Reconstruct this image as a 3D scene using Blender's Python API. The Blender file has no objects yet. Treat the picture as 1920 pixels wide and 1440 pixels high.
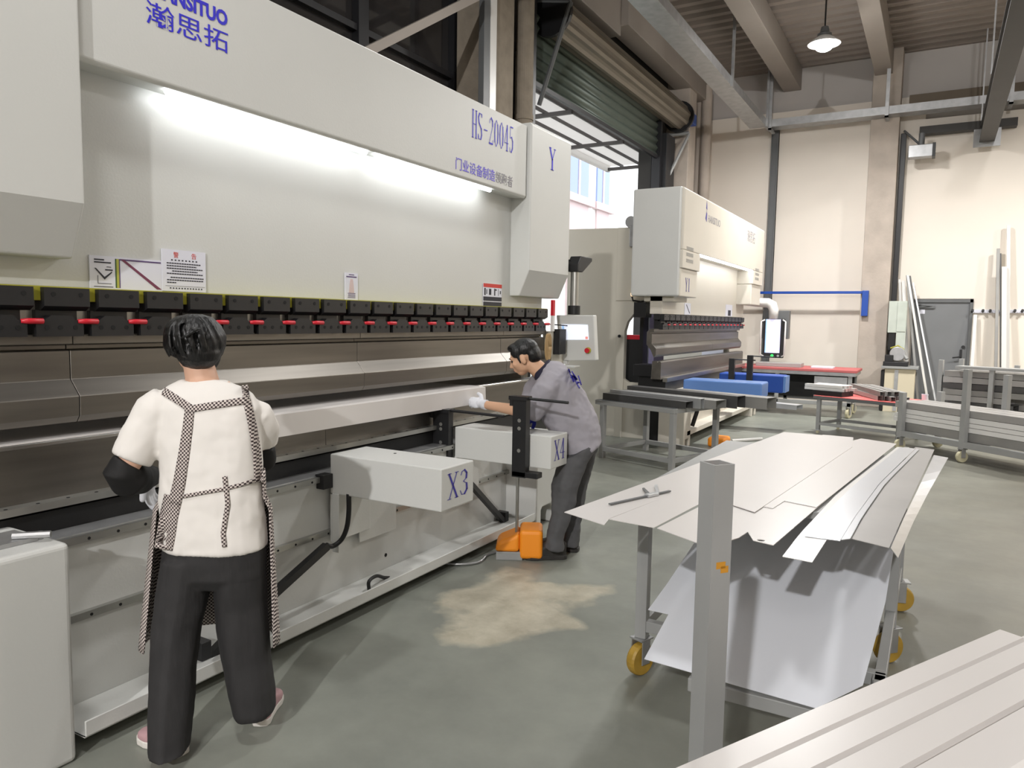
import bpy, bmesh, math, random
from mathutils import Vector, Matrix
from math import radians as R, sin, cos, pi
random.seed(7)
S = bpy.context.scene
COL = S.collection
# ------------------------------------------------------------------ camera
FPX, PITCH, YAW, ROLL, EYE = 1390.0, R(5.0), R(29.7), R(0.97), 1.55
FWD = Vector((-sin(YAW)*cos(PITCH), cos(YAW)*cos(PITCH), -sin(PITCH)))
_r0 = Vector((cos(YAW), sin(YAW), 0)); _u0 = _r0.cross(FWD)
RIGHT = _r0*cos(ROLL) + _u0*sin(ROLL); UP = -_r0*sin(ROLL) + _u0*cos(ROLL)
EYEP = Vector((0, 0, EYE))
cd = bpy.data.cameras.new('camera'); cam = bpy.data.objects.new('camera', cd); COL.objects.link(cam)
cd.sensor_width = 36; cd.lens = FPX/1920*36; cd.clip_start = .05; cd.clip_end = 300
cam.matrix_world = Matrix(((RIGHT.x, UP.x, -FWD.x, 0), (RIGHT.y, UP.y, -FWD.y, 0), (RIGHT.z, UP.z, -FWD.z, EYE), (0, 0, 0, 1)))
S.camera = cam
S.view_settings.view_transform = 'Standard'; S.view_settings.look = 'None'
S.view_settings.gamma = 1; S.view_settings.use_curve_mapping = False
S.view_settings.exposure = -.72
# survey of the place: a sight line of the camera met with a plane of the hall
def sight(x, y): return FWD + RIGHT*((x-960)/FPX) - UP*((y-720)/FPX)
def ax(x, y, X): d = sight(x, y); return EYEP + d*(X/d.x)
def ay(x, y, Y): d = sight(x, y); return EYEP + d*(Y/d.y)
def az(x, y, Z=0.0): d = sight(x, y); return EYEP + d*((Z-EYE)/d.z)
def ad(x, y, D): return EYEP + sight(x, y)*D
# ------------------------------------------------------------------ world and lamps
W = bpy.data.worlds.new('daylight'); S.world = W; W.use_nodes = True
W.node_tree.nodes['Background'].inputs[0].default_value = (.93, .96, 1, 1)
W.node_tree.nodes['Background'].inputs[1].default_value = 5.0
def lamp_light(name, loc, power, color=(1, .985, .965), radius=.22):
    l = bpy.data.lights.new(name, 'POINT'); l.energy = power; l.color = color; l.shadow_soft_size = radius
    o = bpy.data.objects.new(name, l); COL.objects.link(o); o.location = loc; return o
def bay_light(name, loc, power, color=(1, .985, .965), size=.5):
    l = bpy.data.lights.new(name, 'AREA'); l.shape = 'DISK'; l.size = size; l.energy = power; l.color = color; l.spread = R(170)
    o = bpy.data.objects.new(name, l); COL.objects.link(o); o.location = loc; return o
for i, (lx, ly, p) in enumerate([(-1.6, 6.2, 150), (-1.6, .3, 130), (3.0, 12.4, 480), (2.8, 6.4, 150), (3.6, -1.0, 50)]):
    bay_light('high_bay_light', (lx, ly, 5.55), p)
lamp_light('high_bay_light', (.875, -6.98, 5.5), 3900, (1, .99, .985), .1)
bay_light('high_bay_light', (5.6, 12.6, 5.55), 440, (1, .92, .78))
# ------------------------------------------------------------------ materials
def lin(c):
    f = lambda v: (v/255/12.92) if v/255 <= .04045 else ((v/255+.055)/1.055)**2.4
    return (f(c[0]), f(c[1]), f(c[2]), 1)
MATS = {}
def mat(name, col, rough=.5, metal=0.0, var=0.0, vscale=3.0, bump=0.0, bscale=60.0, stretch=None, emit=None, estr=0.0, coat=0.0, alpha=1.0, spec=None):
    m = bpy.data.materials.new(name); m.use_nodes = True; nt = m.node_tree; N = nt.nodes; b = N['Principled BSDF']
    b.inputs['Base Color'].default_value = lin(col); b.inputs['Roughness'].default_value = rough; b.inputs['Metallic'].default_value = metal
    if coat: b.inputs['Coat Weight'].default_value = coat
    if spec is not None: b.inputs['Specular IOR Level'].default_value = spec
    if alpha < 1: b.inputs['Alpha'].default_value = alpha
    if emit: b.inputs['Emission Color'].default_value = lin(emit); b.inputs['Emission Strength'].default_value = estr
    if var or bump:
        tc = N.new('ShaderNodeTexCoord'); mp = N.new('ShaderNodeMapping'); nt.links.new(tc.outputs['Object'], mp.inputs[0])
        if stretch: mp.inputs['Scale'].default_value = stretch
    if var:
        n = N.new('ShaderNodeTexNoise'); n.inputs['Scale'].default_value = vscale; n.inputs['Detail'].default_value = 6; nt.links.new(mp.outputs[0], n.inputs[0])
        r = N.new('ShaderNodeMapRange'); r.inputs['From Min'].default_value = .3; r.inputs['From Max'].default_value = .7
        r.inputs['To Min'].default_value = 1-var; r.inputs['To Max'].default_value = 1+var*.6; nt.links.new(n.outputs[0], r.inputs[0])
        mx = N.new('ShaderNodeVectorMath'); mx.operation = 'SCALE'; mx.inputs[0].default_value = lin(col)[:3]
        nt.links.new(r.outputs[0], mx.inputs['Scale']); nt.links.new(mx.outputs[0], b.inputs['Base Color'])
    if bump:
        n2 = N.new('ShaderNodeTexNoise'); n2.inputs['Scale'].default_value = bscale; n2.inputs['Detail'].default_value = 3; nt.links.new(mp.outputs[0], n2.inputs[0])
        bp = N.new('ShaderNodeBump'); bp.inputs['Strength'].default_value = bump; bp.inputs['Distance'].default_value = .01
        nt.links.new(n2.outputs[0], bp.inputs['Height']); nt.links.new(bp.outputs[0], b.inputs['Normal'])
    MATS[name] = m; return m
mat('white_paint', (203, 204, 201), .38, var=.02, vscale=2, bump=.05, bscale=90)
mat('cream_paint', (208, 202, 190), .42, var=.02, vscale=2, bump=.04, bscale=90)
mat('beige_paint', (196, 191, 178), .45, var=.03, vscale=2)
mat('black_metal', (26, 26, 28), .42, var=.12, vscale=20)
mat('black_plastic', (18, 18, 19), .55)
mat('dark_hole', (8, 8, 9), .8)
mat('red_plastic', (196, 26, 44), .4)
mat('yellow_paint', (150, 146, 38), .5, var=.08, vscale=8)
mat('orange_plastic', (243, 146, 30), .42, bump=.03, bscale=120)
mat('blue_paint', (20, 70, 160), .38, var=.05)
mat('pale_blue_paint', (96, 134, 196), .3, var=.05)
mat('tool_steel', (126, 122, 116), .42, 1, var=.22, vscale=2.2, stretch=(6, .35, 6), bump=.02, bscale=40)
mat('bright_steel', (196, 194, 190), .3, 1, var=.12, vscale=5, stretch=(3, .5, 3))
mat('rail_steel', (176, 176, 172), .35, .85, var=.1, vscale=6)
mat('galvanised', (176, 177, 178), .42, .75, var=.15, vscale=9)
mat('grey_paint', (150, 151, 150), .45, var=.06, vscale=5)
mat('dark_grey_paint', (96, 98, 99), .45, var=.06, vscale=5)
mat('sheet_white', (208, 204, 201), .32, var=.015, vscale=2)
mat('sheet_satin', (204, 207, 212), .3, .55, var=.05, vscale=1.5, stretch=(3, .4, 3))
mat('sheet_grey', (168, 166, 164), .4, .3, var=.08, vscale=3)
mat('profile_white', (218, 217, 214), .35)
mat('profile_grey', (150, 149, 146), .38, .35, var=.1, vscale=4)
mat('profile_dark', (92, 92, 92), .35, .5, var=.12, vscale=4)
mat('red_rubber', (178, 92, 92), .6, var=.06, vscale=6)
mat('bright_red_rubber', (222, 108, 104), .6, var=.05, vscale=6)
mat('yellow_wheel', (172, 138, 52), .5, var=.2, vscale=14)
mat('pale_wheel', (196, 190, 160), .5, var=.1, vscale=14)
mat('concrete_column', (182, 171, 160), .85, var=.12, vscale=3.5, bump=.25, bscale=25)
mat('rough_concrete', (140, 130, 116), .9, var=.14, vscale=8, bump=.4, bscale=25)
mat('wall_cream', (230, 222, 211), .85, var=.04, vscale=.8)
mat('wall_grey', (190, 185, 181), .85, var=.05, vscale=1)
mat('ceiling_metal', (142, 132, 124), .6, .2, var=.08, vscale=2)
mat('beam_paint', (150, 142, 134), .6, var=.06, vscale=2)
mat('dark_beam', (62, 60, 58), .6, var=.08)
mat('brown_beam', (112, 100, 84), .6, var=.08)
mat('dark_frame', (24, 24, 27), .45)
mat('dark_wall', (60, 58, 56), .8, var=.1, vscale=1)
mat('shutter_green', (74, 84, 76), .5, .3, var=.06)
mat('shutter_coil', (126, 118, 106), .45, .4, var=.08)
mat('awning_panel', (208, 205, 198), .6, var=.05)
mat('awning_beam', (96, 92, 92), .6)
mat('facade_white', (236, 234, 232), .7)
mat('facade_pink', (206, 186, 186), .8)
mat('facade_glass', (128, 146, 190), .15)
mat('door_grey', (116, 118, 120), .5, var=.05)
mat('paper', (216, 217, 228), .6)
mat('ink_black', (40, 40, 52), .6)
mat('ink_red', (200, 60, 52), .6)
mat('ink_purple', (84, 62, 110), .6)
mat('ink_maroon', (112, 52, 78), .6)
mat('ink_green', (52, 84, 40), .6)
mat('ink_olive', (170, 170, 70), .6)
mat('ink_blue', (30, 16, 200), .5)
mat('ink_navy', (52, 46, 150), .5)
mat('ink_pale_blue', (104, 92, 216), .5)
mat('ink_grey', (140, 138, 146), .5)
mat('light_strip', (255, 255, 255), .5, emit=(250, 253, 255), estr=25)
mat('lamp_glow', (255, 255, 255), .5, emit=(255, 250, 244), estr=30)
mat('screen_pale', (230, 236, 250), .3, emit=(226, 232, 250), estr=1.1)
mat('screen_lilac', (214, 214, 250), .3, emit=(206, 208, 252), estr=1.1)
mat('screen_detail', (150, 186, 230), .3, emit=(150, 190, 236), estr=.9)
mat('screen_detail_red', (230, 150, 140), .3, emit=(230, 150, 140), estr=.8)
mat('green_light', (60, 220, 100), .3, emit=(60, 230, 100), estr=1.6)
mat('amber_light', (255, 210, 160), .3, emit=(255, 214, 170), estr=3)
mat('tan_cable', (168, 140, 98), .6)
mat('rust', (120, 78, 50), .9, var=.3, vscale=30)
mat('orange_paint_chip', (196, 138, 40), .6)
mat('aluminium', (206, 208, 210), .34, .7, var=.06)
mat('cardboard', (206, 196, 172), .8)
mat('saw_green', (190, 198, 188), .5, var=.1, vscale=5)
def translucent(name):
    m = MATS[name]; nt = m.node_tree; N = nt.nodes; b = N['Principled BSDF']; t = N.new('ShaderNodeBsdfTranslucent'); t.inputs[0].default_value = (.8, .78, .76, 1)
    x = N.new('ShaderNodeMixShader'); x.inputs[0].default_value = .75; nt.links.new(b.outputs[0], x.inputs[1]); nt.links.new(t.outputs[0], x.inputs[2]); nt.links.new(x.outputs[0], N['Material Output'].inputs[0])
translucent('awning_panel')
def glass(name, col, rough=.05):
    m = mat(name, col, rough); b = m.node_tree.nodes['Principled BSDF']; b.inputs['Transmission Weight'].default_value = .9; b.inputs['IOR'].default_value = 1.45
    return m
# floor: worn grey-green epoxy with an earth-coloured bare patch
def floor_material():
    m = bpy.data.materials.new('floor_epoxy'); m.use_nodes = True; nt = m.node_tree; N = nt.nodes; L = nt.links.new; b = N['Principled BSDF']
    tc = N.new('ShaderNodeTexCoord')
    def noise(sc, det=6, rough=.6, dist=0):
        n = N.new('ShaderNodeTexNoise'); n.inputs['Scale'].default_value = sc; n.inputs['Detail'].default_value = det; n.inputs['Roughness'].default_value = rough; n.inputs['Distortion'].default_value = dist
        L(tc.outputs['Object'], n.inputs[0]); return n.outputs[0]
    def ramp(v, stops):
        r = N.new('ShaderNodeValToRGB'); e = r.color_ramp.elements
        e[0].position, e[0].color = stops[0][0], lin(stops[0][1]); e[1].position, e[1].color = stops[-1][0], lin(stops[-1][1])
        for p, c in stops[1:-1]: k = e.new(p); k.color = lin(c)
        L(v, r.inputs[0]); return r.outputs[0]
    def mix(f, a, c):
        x = N.new('ShaderNodeMix'); x.data_type = 'RGBA'; L(f, x.inputs[0]); L(a, x.inputs[6]); L(c, x.inputs[7]); return x.outputs[2]
    def val(r0, r1, v, t0=0, t1=1):
        r = N.new('ShaderNodeMapRange'); r.inputs[1].default_value = r0; r.inputs[2].default_value = r1; r.inputs[3].default_value = t0; r.inputs[4].default_value = t1; L(v, r.inputs[0]); return r.outputs[0]
    base = ramp(noise(.9, 8, .65), [(.25, (104, 107, 101)), (.5, (127, 130, 122)), (.75, (146, 149, 139))])
    brown = ramp(noise(2.2, 6), [(.3, (110, 106, 96)), (.7, (130, 126, 114))])
    sep = N.new('ShaderNodeSeparateXYZ'); L(tc.outputs['Object'], sep.inputs[0])
    right = val(-1.2, 1.5, sep.outputs[0])
    c = mix(right, base, brown)
    # blotches
    c2 = ramp(noise(4.5, 8, .7, .4), [(.2, (96, 97, 90)), (.8, (168, 168, 156))])
    f = N.new('ShaderNodeMath'); f.operation = 'MULTIPLY'; L(val(.5, .72, noise(.55, 5)), f.inputs[0]); f.inputs[1].default_value = .35
    c = mix(f.outputs[0], c, c2)
    # bare earth-coloured patch
    warp = N.new('ShaderNodeTexNoise'); warp.inputs['Scale'].default_value = 2.3; warp.inputs['Detail'].default_value = 7; L(tc.outputs['Object'], warp.inputs[0])
    ws = N.new('ShaderNodeVectorMath'); ws.operation = 'SUBTRACT'; L(warp.outputs[1], ws.inputs[0]); ws.inputs[1].default_value = (.5, .5, .5)
    wv = N.new('ShaderNodeVectorMath'); wv.operation = 'SCALE'; wv.inputs['Scale'].default_value = .75; L(ws.outputs[0], wv.inputs[0])
    ad_ = N.new('ShaderNodeVectorMath'); L(tc.outputs['Object'], ad_.inputs[0]); L(wv.outputs[0], ad_.inputs[1])
    prev = None
    for (px, py, rad) in [(-1.98, 3.42, .42), (-1.7, 3.35, .25), (-1.75, 3.75, .22), (-2.15, 3.75, .2), (-1.85, 3.1, .25)]:
        d = N.new('ShaderNodeVectorMath'); d.operation = 'DISTANCE'; L(ad_.outputs[0], d.inputs[0]); d.inputs[1].default_value = (px, py, 0)
        v = val(rad, rad-.09, d.outputs['Value'])
        if prev is None: prev = v
        else:
            mxx = N.new('ShaderNodeMath'); mxx.operation = 'MAXIMUM'; L(prev, mxx.inputs[0]); L(v, mxx.inputs[1]); prev = mxx.outputs[0]
    tan = ramp(noise(6, 8, .7), [(.3, (160, 153, 134)), (.7, (194, 188, 170))])
    pf = N.new('ShaderNodeMath'); pf.operation = 'MULTIPLY'; L(prev, pf.inputs[0]); pf.inputs[1].default_value = .9
    c = mix(pf.outputs[0], c, tan)
    L(c, b.inputs['Base Color'])
    L(val(.3, .7, noise(1.6, 5), .28, .5), b.inputs['Roughness'])
    bp = N.new('ShaderNodeBump'); bp.inputs['Strength'].default_value = .04; L(noise(30, 4), bp.inputs['Height']); L(bp.outputs[0], b.inputs['Normal'])
    MATS['floor_epoxy'] = m
floor_material()
# ------------------------------------------------------------------ mesh helpers
class MB:
    def __init__(self): self.bm = bmesh.new(); self.mi = 0
    def use(self, i): self.mi = i; return self
    def _add(self, vs, fs, M=None):
        nv = [self.bm.verts.new((M @ Vector(v)) if M else Vector(v)) for v in vs]
        for f in fs:
            try: self.bm.faces.new([nv[i] for i in f]).material_index = self.mi
            except ValueError: pass
        return self
    def box(self, lo, hi, M=None):
        x0, x1 = sorted((lo[0], hi[0])); y0, y1 = sorted((lo[1], hi[1])); z0, z1 = sorted((lo[2], hi[2]))
        return self._add([(x0, y0, z0), (x1, y0, z0), (x1, y1, z0), (x0, y1, z0), (x0, y0, z1), (x1, y0, z1), (x1, y1, z1), (x0, y1, z1)],
                         [(0, 3, 2, 1), (4, 5, 6, 7), (0, 1, 5, 4), (1, 2, 6, 5), (2, 3, 7, 6), (3, 0, 4, 7)], M)
    def prism(self, pts, axis, a, b, M=None):
        n = len(pts)
        def P(p, t): return {'x': (t, p[0], p[1]), 'y': (p[0], t, p[1]), 'z': (p[0], p[1], t)}[axis]
        return self._add([P(p, a) for p in pts] + [P(p, b) for p in pts],
                         [tuple(range(n))[::-1], tuple(range(n, 2*n))] + [(i, (i+1) % n, n+(i+1) % n, n+i) for i in range(n)], M)
    def solid(self, top, t, d=(0, 0, -1)):      # a polygon of 3D points given a thickness t along d
        d = Vector(d)*t; n = len(top); top = [Vector(p) for p in top]
        return self._add(top + [p+d for p in top], [tuple(range(n)), tuple(range(n, 2*n))[::-1]] + [((i+1) % n, i, n+i, n+(i+1) % n) for i in range(n)])
    def loft(self, rings, caps=True):
        n = len(rings[0]); vs = [p for r in rings for p in r]; fs = []
        for k in range(len(rings)-1):
            for i in range(n): fs.append((k*n+i, k*n+(i+1) % n, (k+1)*n+(i+1) % n, (k+1)*n+i))
        if caps: fs += [tuple(range(n))[::-1], tuple(range((len(rings)-1)*n, len(rings)*n))]
        return self._add(vs, fs)
    def grid(self, rows):                        # open surface
        n = len(rows[0]); vs = [p for r in rows for p in r]
        return self._add(vs, [(k*n+i, k*n+i+1, (k+1)*n+i+1, (k+1)*n+i) for k in range(len(rows)-1) for i in range(n-1)])
    def tube(self, pts, r, n=10, caps=True):
        pts = [Vector(p) for p in pts]; rr = r if isinstance(r, (list, tuple)) else [r]*len(pts); rings = []; ref = None
        for i, p in enumerate(pts):
            t = (pts[min(i+1, len(pts)-1)] - pts[max(i-1, 0)]).normalized()
            if ref is None: ref = t.orthogonal().normalized()
            ref = (ref - t*ref.dot(t)).normalized(); w = t.cross(ref)
            rings.append([p + (ref*cos(2*pi*k/n) + w*sin(2*pi*k/n))*rr[i] for k in range(n)])
        return self.loft(rings, caps)
    def cyl(self, p0, p1, r0, r1=None, n=18): return self.tube([p0, p1], [r0, r0 if r1 is None else r1], n)
    def lathe(self, c, prof, n=24, axis='z'):    # prof: (radius, height)
        c = Vector(c); rings = []
        for r, h in prof:
            ring = []
            for k in range(n):
                a = 2*pi*k/n; u, v = r*cos(a), r*sin(a)
                ring.append(c + Vector({'z': (u, v, h), 'x': (h, u, v), 'y': (v, h, u)}[axis]))
            rings.append(ring)
        return self.loft(rings)
    def ell(self, c, rad, A=None, n=16):         # ellipsoid; A: 3 axes
        c = Vector(c); A = A or (Vector((1, 0, 0)), Vector((0, 1, 0)), Vector((0, 0, 1))); rings = []
        m = n//2
        for j in range(m+1):
            th = pi*(j+.02*(j == 0)-.02*(j == m))/m
            rings.append([c + A[0]*(rad[0]*sin(th)*cos(2*pi*k/n)) + A[1]*(rad[1]*sin(th)*sin(2*pi*k/n)) + A[2]*(rad[2]*cos(th)) for k in range(n)])
        return self.loft(rings)
    def caps(self, p0, r0, p1, r1, n=14):        # capsule with tapering radius
        p0, p1 = Vector(p0), Vector(p1); t = (p1-p0).normalized(); pts, rr = [], []
        for a in (-88, -60, -30): pts.append(p0 + t*r0*sin(R(a))); rr.append(r0*cos(R(a)))
        pts.append(p0); rr.append(r0)
        for q in (.25, .5, .75): pts.append(p0.lerp(p1, q)); rr.append(r0+(r1-r0)*q)
        pts.append(p1); rr.append(r1)
        for a in (30, 60, 88): pts.append(p1 + t*r1*sin(R(a))); rr.append(r1*cos(R(a)))
        return self.tube(pts, rr, n)
    def build(self, name, m, parent=None, bevel=0.0, seg=2, smooth=False):
        bmesh.ops.recalc_face_normals(self.bm, faces=self.bm.faces)
        me = bpy.data.meshes.new(name); self.bm.to_mesh(me); self.bm.free()
        o = bpy.data.objects.new(name, me); COL.objects.link(o)
        for mm in (m if isinstance(m, (list, tuple)) else [m]): me.materials.append(MATS[mm] if isinstance(mm, str) else mm)
        if smooth:
            for p in me.polygons: p.use_smooth = True
        if bevel:
            bv = o.modifiers.new('edge', 'BEVEL'); bv.width = bevel; bv.segments = seg; bv.limit_method = 'ANGLE'; bv.angle_limit = R(35); bv.harden_normals = False
        if parent is not None:
            o.parent = parent
            if parent.type == 'EMPTY': o.location = -parent.location
        return o
def spline(pts, n=6):
    P = [Vector(p) for p in pts]; P = [P[0]*2-P[1]] + P + [P[-1]*2-P[-2]]; out = []
    for i in range(1, len(P)-2):
        for k in range(n):
            t = k/n; a, b, c, d = P[i-1:i+3]
            out.append(.5*((2*b) + (c-a)*t + (2*a-5*b+4*c-d)*t*t + (3*b-a-3*c+d)*t**3))
    return out + [P[-2]]
def thing(name, label, cat, loc=(0, 0, 0), group=None):
    o = bpy.data.objects.new(name, None); COL.objects.link(o); o.location = loc; o.empty_display_size = .1
    return tag(o, label, cat, group)
def tag(o, label, cat, group=None, kind=None):
    if label: o['label'] = label
    if cat: o['category'] = cat
    if group: o['group'] = group
    if kind: o['kind'] = kind
    return o
def struct(o, label=None):
    o['kind'] = 'structure'
    if label: o['label'] = label
    return o
def lab(o, label): o['label'] = label; return o
def copy_tree(o, parent=None):
    c = o.copy(); COL.objects.link(c)
    if parent is not None: c.parent = parent
    for ch in list(o.children): copy_tree(ch, c)
    return c
def box(name, lo, hi, m, parent=None, bevel=.004): return MB().box(lo, hi).build(name, m, parent, bevel)
# ------------------------------------------------------------------ lettering
def letters(text, size, place, name, m, parent, spacing=1.0, squash=1.0, thick=.0012, fit=None, offset=0.0):
    cu = bpy.data.curves.new('lettering', 'FONT'); cu.body = text; cu.size = size; cu.extrude = thick/2; cu.space_character = spacing; cu.resolution_u = 3; cu.offset = offset
    t = bpy.data.objects.new('lettering', cu); COL.objects.link(t); bpy.context.view_layer.update()
    me = bpy.data.meshes.new_from_object(t.evaluated_get(bpy.context.evaluated_depsgraph_get())); bpy.data.objects.remove(t)
    if fit: xs_ = [v.co.x for v in me.vertices]; squash = fit/(max(xs_)-min(xs_))
    for v in me.vertices: v.co = place(v.co.x*squash, v.co.y, v.co.z)
    me.update(); me.materials.clear(); me.materials.append(MATS[m])
    o = bpy.data.objects.new(name, me); COL.objects.link(o); o.parent = parent
    if parent.type == 'EMPTY': o.location = -parent.location
    return o
def on_x(X, Y0, Z0): return lambda u, v, w: Vector((X + w, Y0 + u, Z0 + v))
def on_y(Y, X0, Z0): return lambda u, v, w: Vector((X0 + u, Y - w, Z0 + v))
# thin roman stroke letters: strokes (x0,y0,x1,y1,width) in a cell .5 wide and 1 high
_T, _H = .028, .085
GLY = {
 'X': [(.06, 1, .44, 0, _H), (.42, 1, .08, 0, _T), (0, 1, .16, 1, _T), (.34, 1, .5, 1, _T), (0, 0, .16, 0, _T), (.34, 0, .5, 0, _T)],
 'Y': [(.06, 1, .25, .48, _H), (.44, 1, .25, .48, _T), (.25, .48, .25, 0, _H), (0, 1, .16, 1, _T), (.36, 1, .5, 1, _T), (.14, 0, .36, 0, _T)],
 'H': [(.1, 1, .1, 0, _H), (.4, 1, .4, 0, _H), (.1, .5, .4, .5, _T), (.02, 1, .18, 1, _T), (.32, 1, .48, 1, _T), (.02, 0, .18, 0, _T), (.32, 0, .48, 0, _T)],
 'S': [(.4, .84, .33, .97, _T), (.33, .97, .18, .97, _T), (.18, .97, .09, .82, _H), (.09, .82, .14, .62, _H), (.14, .62, .36, .42, _H), (.36, .42, .4, .2, _H), (.4, .2, .32, .03, _H), (.32, .03, .15, .03, _T), (.15, .03, .08, .2, _T), (.08, .2, .08, .02, _T), (.4, .84, .4, .98, _T)],
 '-': [(.1, .45, .4, .45, .05)],
 '0': [(.25, 1, .12, .85, _T), (.12, .85, .09, .5, _H), (.09, .5, .12, .15, _H), (.12, .15, .25, 0, _T), (.25, 0, .38, .15, _T), (.38, .15, .41, .5, _H), (.41, .5, .38, .85, _H), (.38, .85, .25, 1, _T)],
 '2': [(.1, .78, .14, .93, _T), (.14, .93, .25, 1, _T), (.25, 1, .38, .9, _H), (.38, .9, .39, .7, _H), (.39, .7, .08, .03, _T), (.08, .03, .42, .03, _H), (.42, .03, .44, .18, _T)],
 '3': [(.1, .82, .15, .95, _T), (.15, .95, .27, 1, _T), (.27, 1, .38, .86, _H), (.38, .86, .36, .65, _H), (.36, .65, .22, .54, _T), (.22, .54, .38, .44, _T), (.38, .44, .4, .2, _H), (.4, .2, .28, .02, _H), (.28, .02, .14, .03, _T), (.14, .03, .08, .2, _T)],
 '4': [(.32, 1, .32, 0, _H), (.32, 1, .05, .3, _T), (.05, .3, .46, .3, _T), (.22, 0, .42, 0, _T)],
 '5': [(.14, 1, .4, 1, .06), (.14, 1, .11, .55, _T), (.11, .55, .28, .62, _T), (.28, .62, .39, .45, _H), (.39, .45, .38, .18, _H), (.38, .18, .26, .01, _H), (.26, .01, .13, .03, _T), (.13, .03, .08, .18, _T)],
 '1': [(.25, 1, .25, 0, _H), (.25, 1, .14, .88, _T), (.14, 0, .36, 0, _T)],
}
def roman(text, h, place, name, m, parent, squash=1.0, advance=.52, fat=1.0):
    mb = MB(); u = 0.0
    for ch in text:
        for (x0, y0, x1, y1, w) in GLY[ch]:
            a, b = Vector((x0, y0)), Vector((x1, y1)); d = (b-a); L = d.length
            if L < 1e-6: continue
            d /= L; n = Vector((-d.y, d.x))*w*fat/2; e = d*w*fat*.25
            q = [a-e+n, a-e-n, b+e-n, b+e+n]
            vs = [place((u+p.x)*h*squash, p.y*h, z) for z in (0, .0012) for p in q]
            mb._add(vs, [(0, 1, 2, 3), (7, 6, 5, 4), (0, 4, 5, 1), (1, 5, 6, 2), (2, 6, 7, 3), (3, 7, 4, 0)])
        u += advance
    return mb.build(name, m, parent)
# ================================================================== THE HALL
ROOF, BACK, LEFT, RIGHTW, REAR = 6.6, 16.0, -4.8, 10.0, -15.0
struct(MB().box((-40, -16, -.2), (RIGHTW+.3, 45, 0)).build('floor', 'floor_epoxy'))
# left wall with the strip of windows and the gateway
mb = MB()
for lo, hi in [((LEFT-.25, REAR, 0), (LEFT, 8.45, 3.2)), ((LEFT-.25, REAR, 5.3), (LEFT, 8.45, ROOF)), ((LEFT-.25, REAR, 3.2), (LEFT, 2.4, 5.3)), ((LEFT-.25, 7.1, 3.2), (LEFT, 8.45, 5.3)),
               ((LEFT-.25, 8.45, 4.95), (LEFT, 13.5, ROOF)), ((LEFT-.25, 13.5, 0), (LEFT, BACK+.2, ROOF))]: mb.box(lo, hi)
struct(mb.build('wall_left', 'dark_wall'))
glass('window_glass', (52, 50, 50), .06)
MATS['window_glass'].node_tree.nodes['Principled BSDF'].inputs['Transmission Weight'].default_value = .25
wys = [2.4, 3.97, 5.54, 7.1]
for k in range(3):
    y0, y1 = wys[k], wys[k+1]
    f = MB()
    for lo, hi in [((LEFT-.16, y0, 3.2), (LEFT-.02, y0+.07, 5.3)), ((LEFT-.16, y1-.07, 3.2), (LEFT-.02, y1, 5.3)), ((LEFT-.16, y0, 3.2), (LEFT-.02, y1, 3.28)), ((LEFT-.16, y0, 5.22), (LEFT-.02, y1, 5.3)), ((LEFT-.14, y0, 4.2), (LEFT-.04, y1, 4.26))]: f.box(lo, hi)
    wf = struct(f.build('window_%d' % (k+1), 'dark_frame'))
    MB().box((LEFT-.11, y0+.05, 3.25), (LEFT-.1, y1-.05, 5.25)).build('pane', 'window_glass', wf)
struct(MB().box((LEFT, REAR, 5.42), (LEFT+.16, 7.2, 5.6)).build('trim_1', 'dark_beam'))
# back wall: grey top strip, cream lining standing a little proud of it
struct(MB().box((LEFT-.25, BACK, 0), (RIGHTW+.3, BACK+.2, ROOF)).build('wall_back', 'wall_grey'))
mb = MB()
for lo, hi in [((LEFT, BACK-.06, 0), (-.41, BACK, 5.78)), ((-.41, BACK-.06, 2.06), (.545, BACK, 5.35)), ((.545, BACK-.06, 0), (RIGHTW, BACK, 5.35))]: mb.box(lo, hi)
struct(mb.build('wall_back_panel', 'wall_cream'))
struct(MB().box((RIGHTW, REAR, 0), (RIGHTW+.3, BACK, ROOF)).build('wall_right', 'wall_cream'))
struct(MB().box((LEFT-.25, REAR-.3, 0), (RIGHTW+.3, REAR, ROOF)).build('wall_rear', 'wall_cream'))
# ribbed metal roof deck, ribs running across the hall
top = []; y = REAR
while y < BACK:
    top += [(y, ROOF), (y+.12, ROOF), (y+.16, ROOF+.07), (y+.26, ROOF+.07), (y+.3, ROOF)][:4]; y += .3
top.append((BACK, ROOF))
rows = [[(X, a, b) for a, b in top] for X in (LEFT-.25, RIGHTW+.3)]
c = MB().grid(rows).build('ceiling', 'ceiling_metal'); struct(c)
so = c.modifiers.new('thick', 'SOLIDIFY'); so.thickness = .02; so.offset = 1
# roof beams running down the hall
for k, (x0, x1, z0, m) in enumerate([(-2.95, -2.62, 6.18, 'beam_paint'), (-1.27, -.98, 6.15, 'beam_paint'), (2.3, 2.6, 6.15, 'beam_paint'), (5.2, 5.5, 6.15, 'beam_paint')]):
    struct(MB().box((x0, REAR, z0), (x1, BACK, ROOF)).build('ceiling_beam_%d' % (k+1), m, None, .008))
struct(MB().box((-4.66, 10.9, 6.0), (-4.3, 15.45, ROOF)).box((-4.78, REAR, 5.85), (-4.42, 10.9, ROOF)).build('ceiling_beam_5', 'beam_paint', None, .01))
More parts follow.
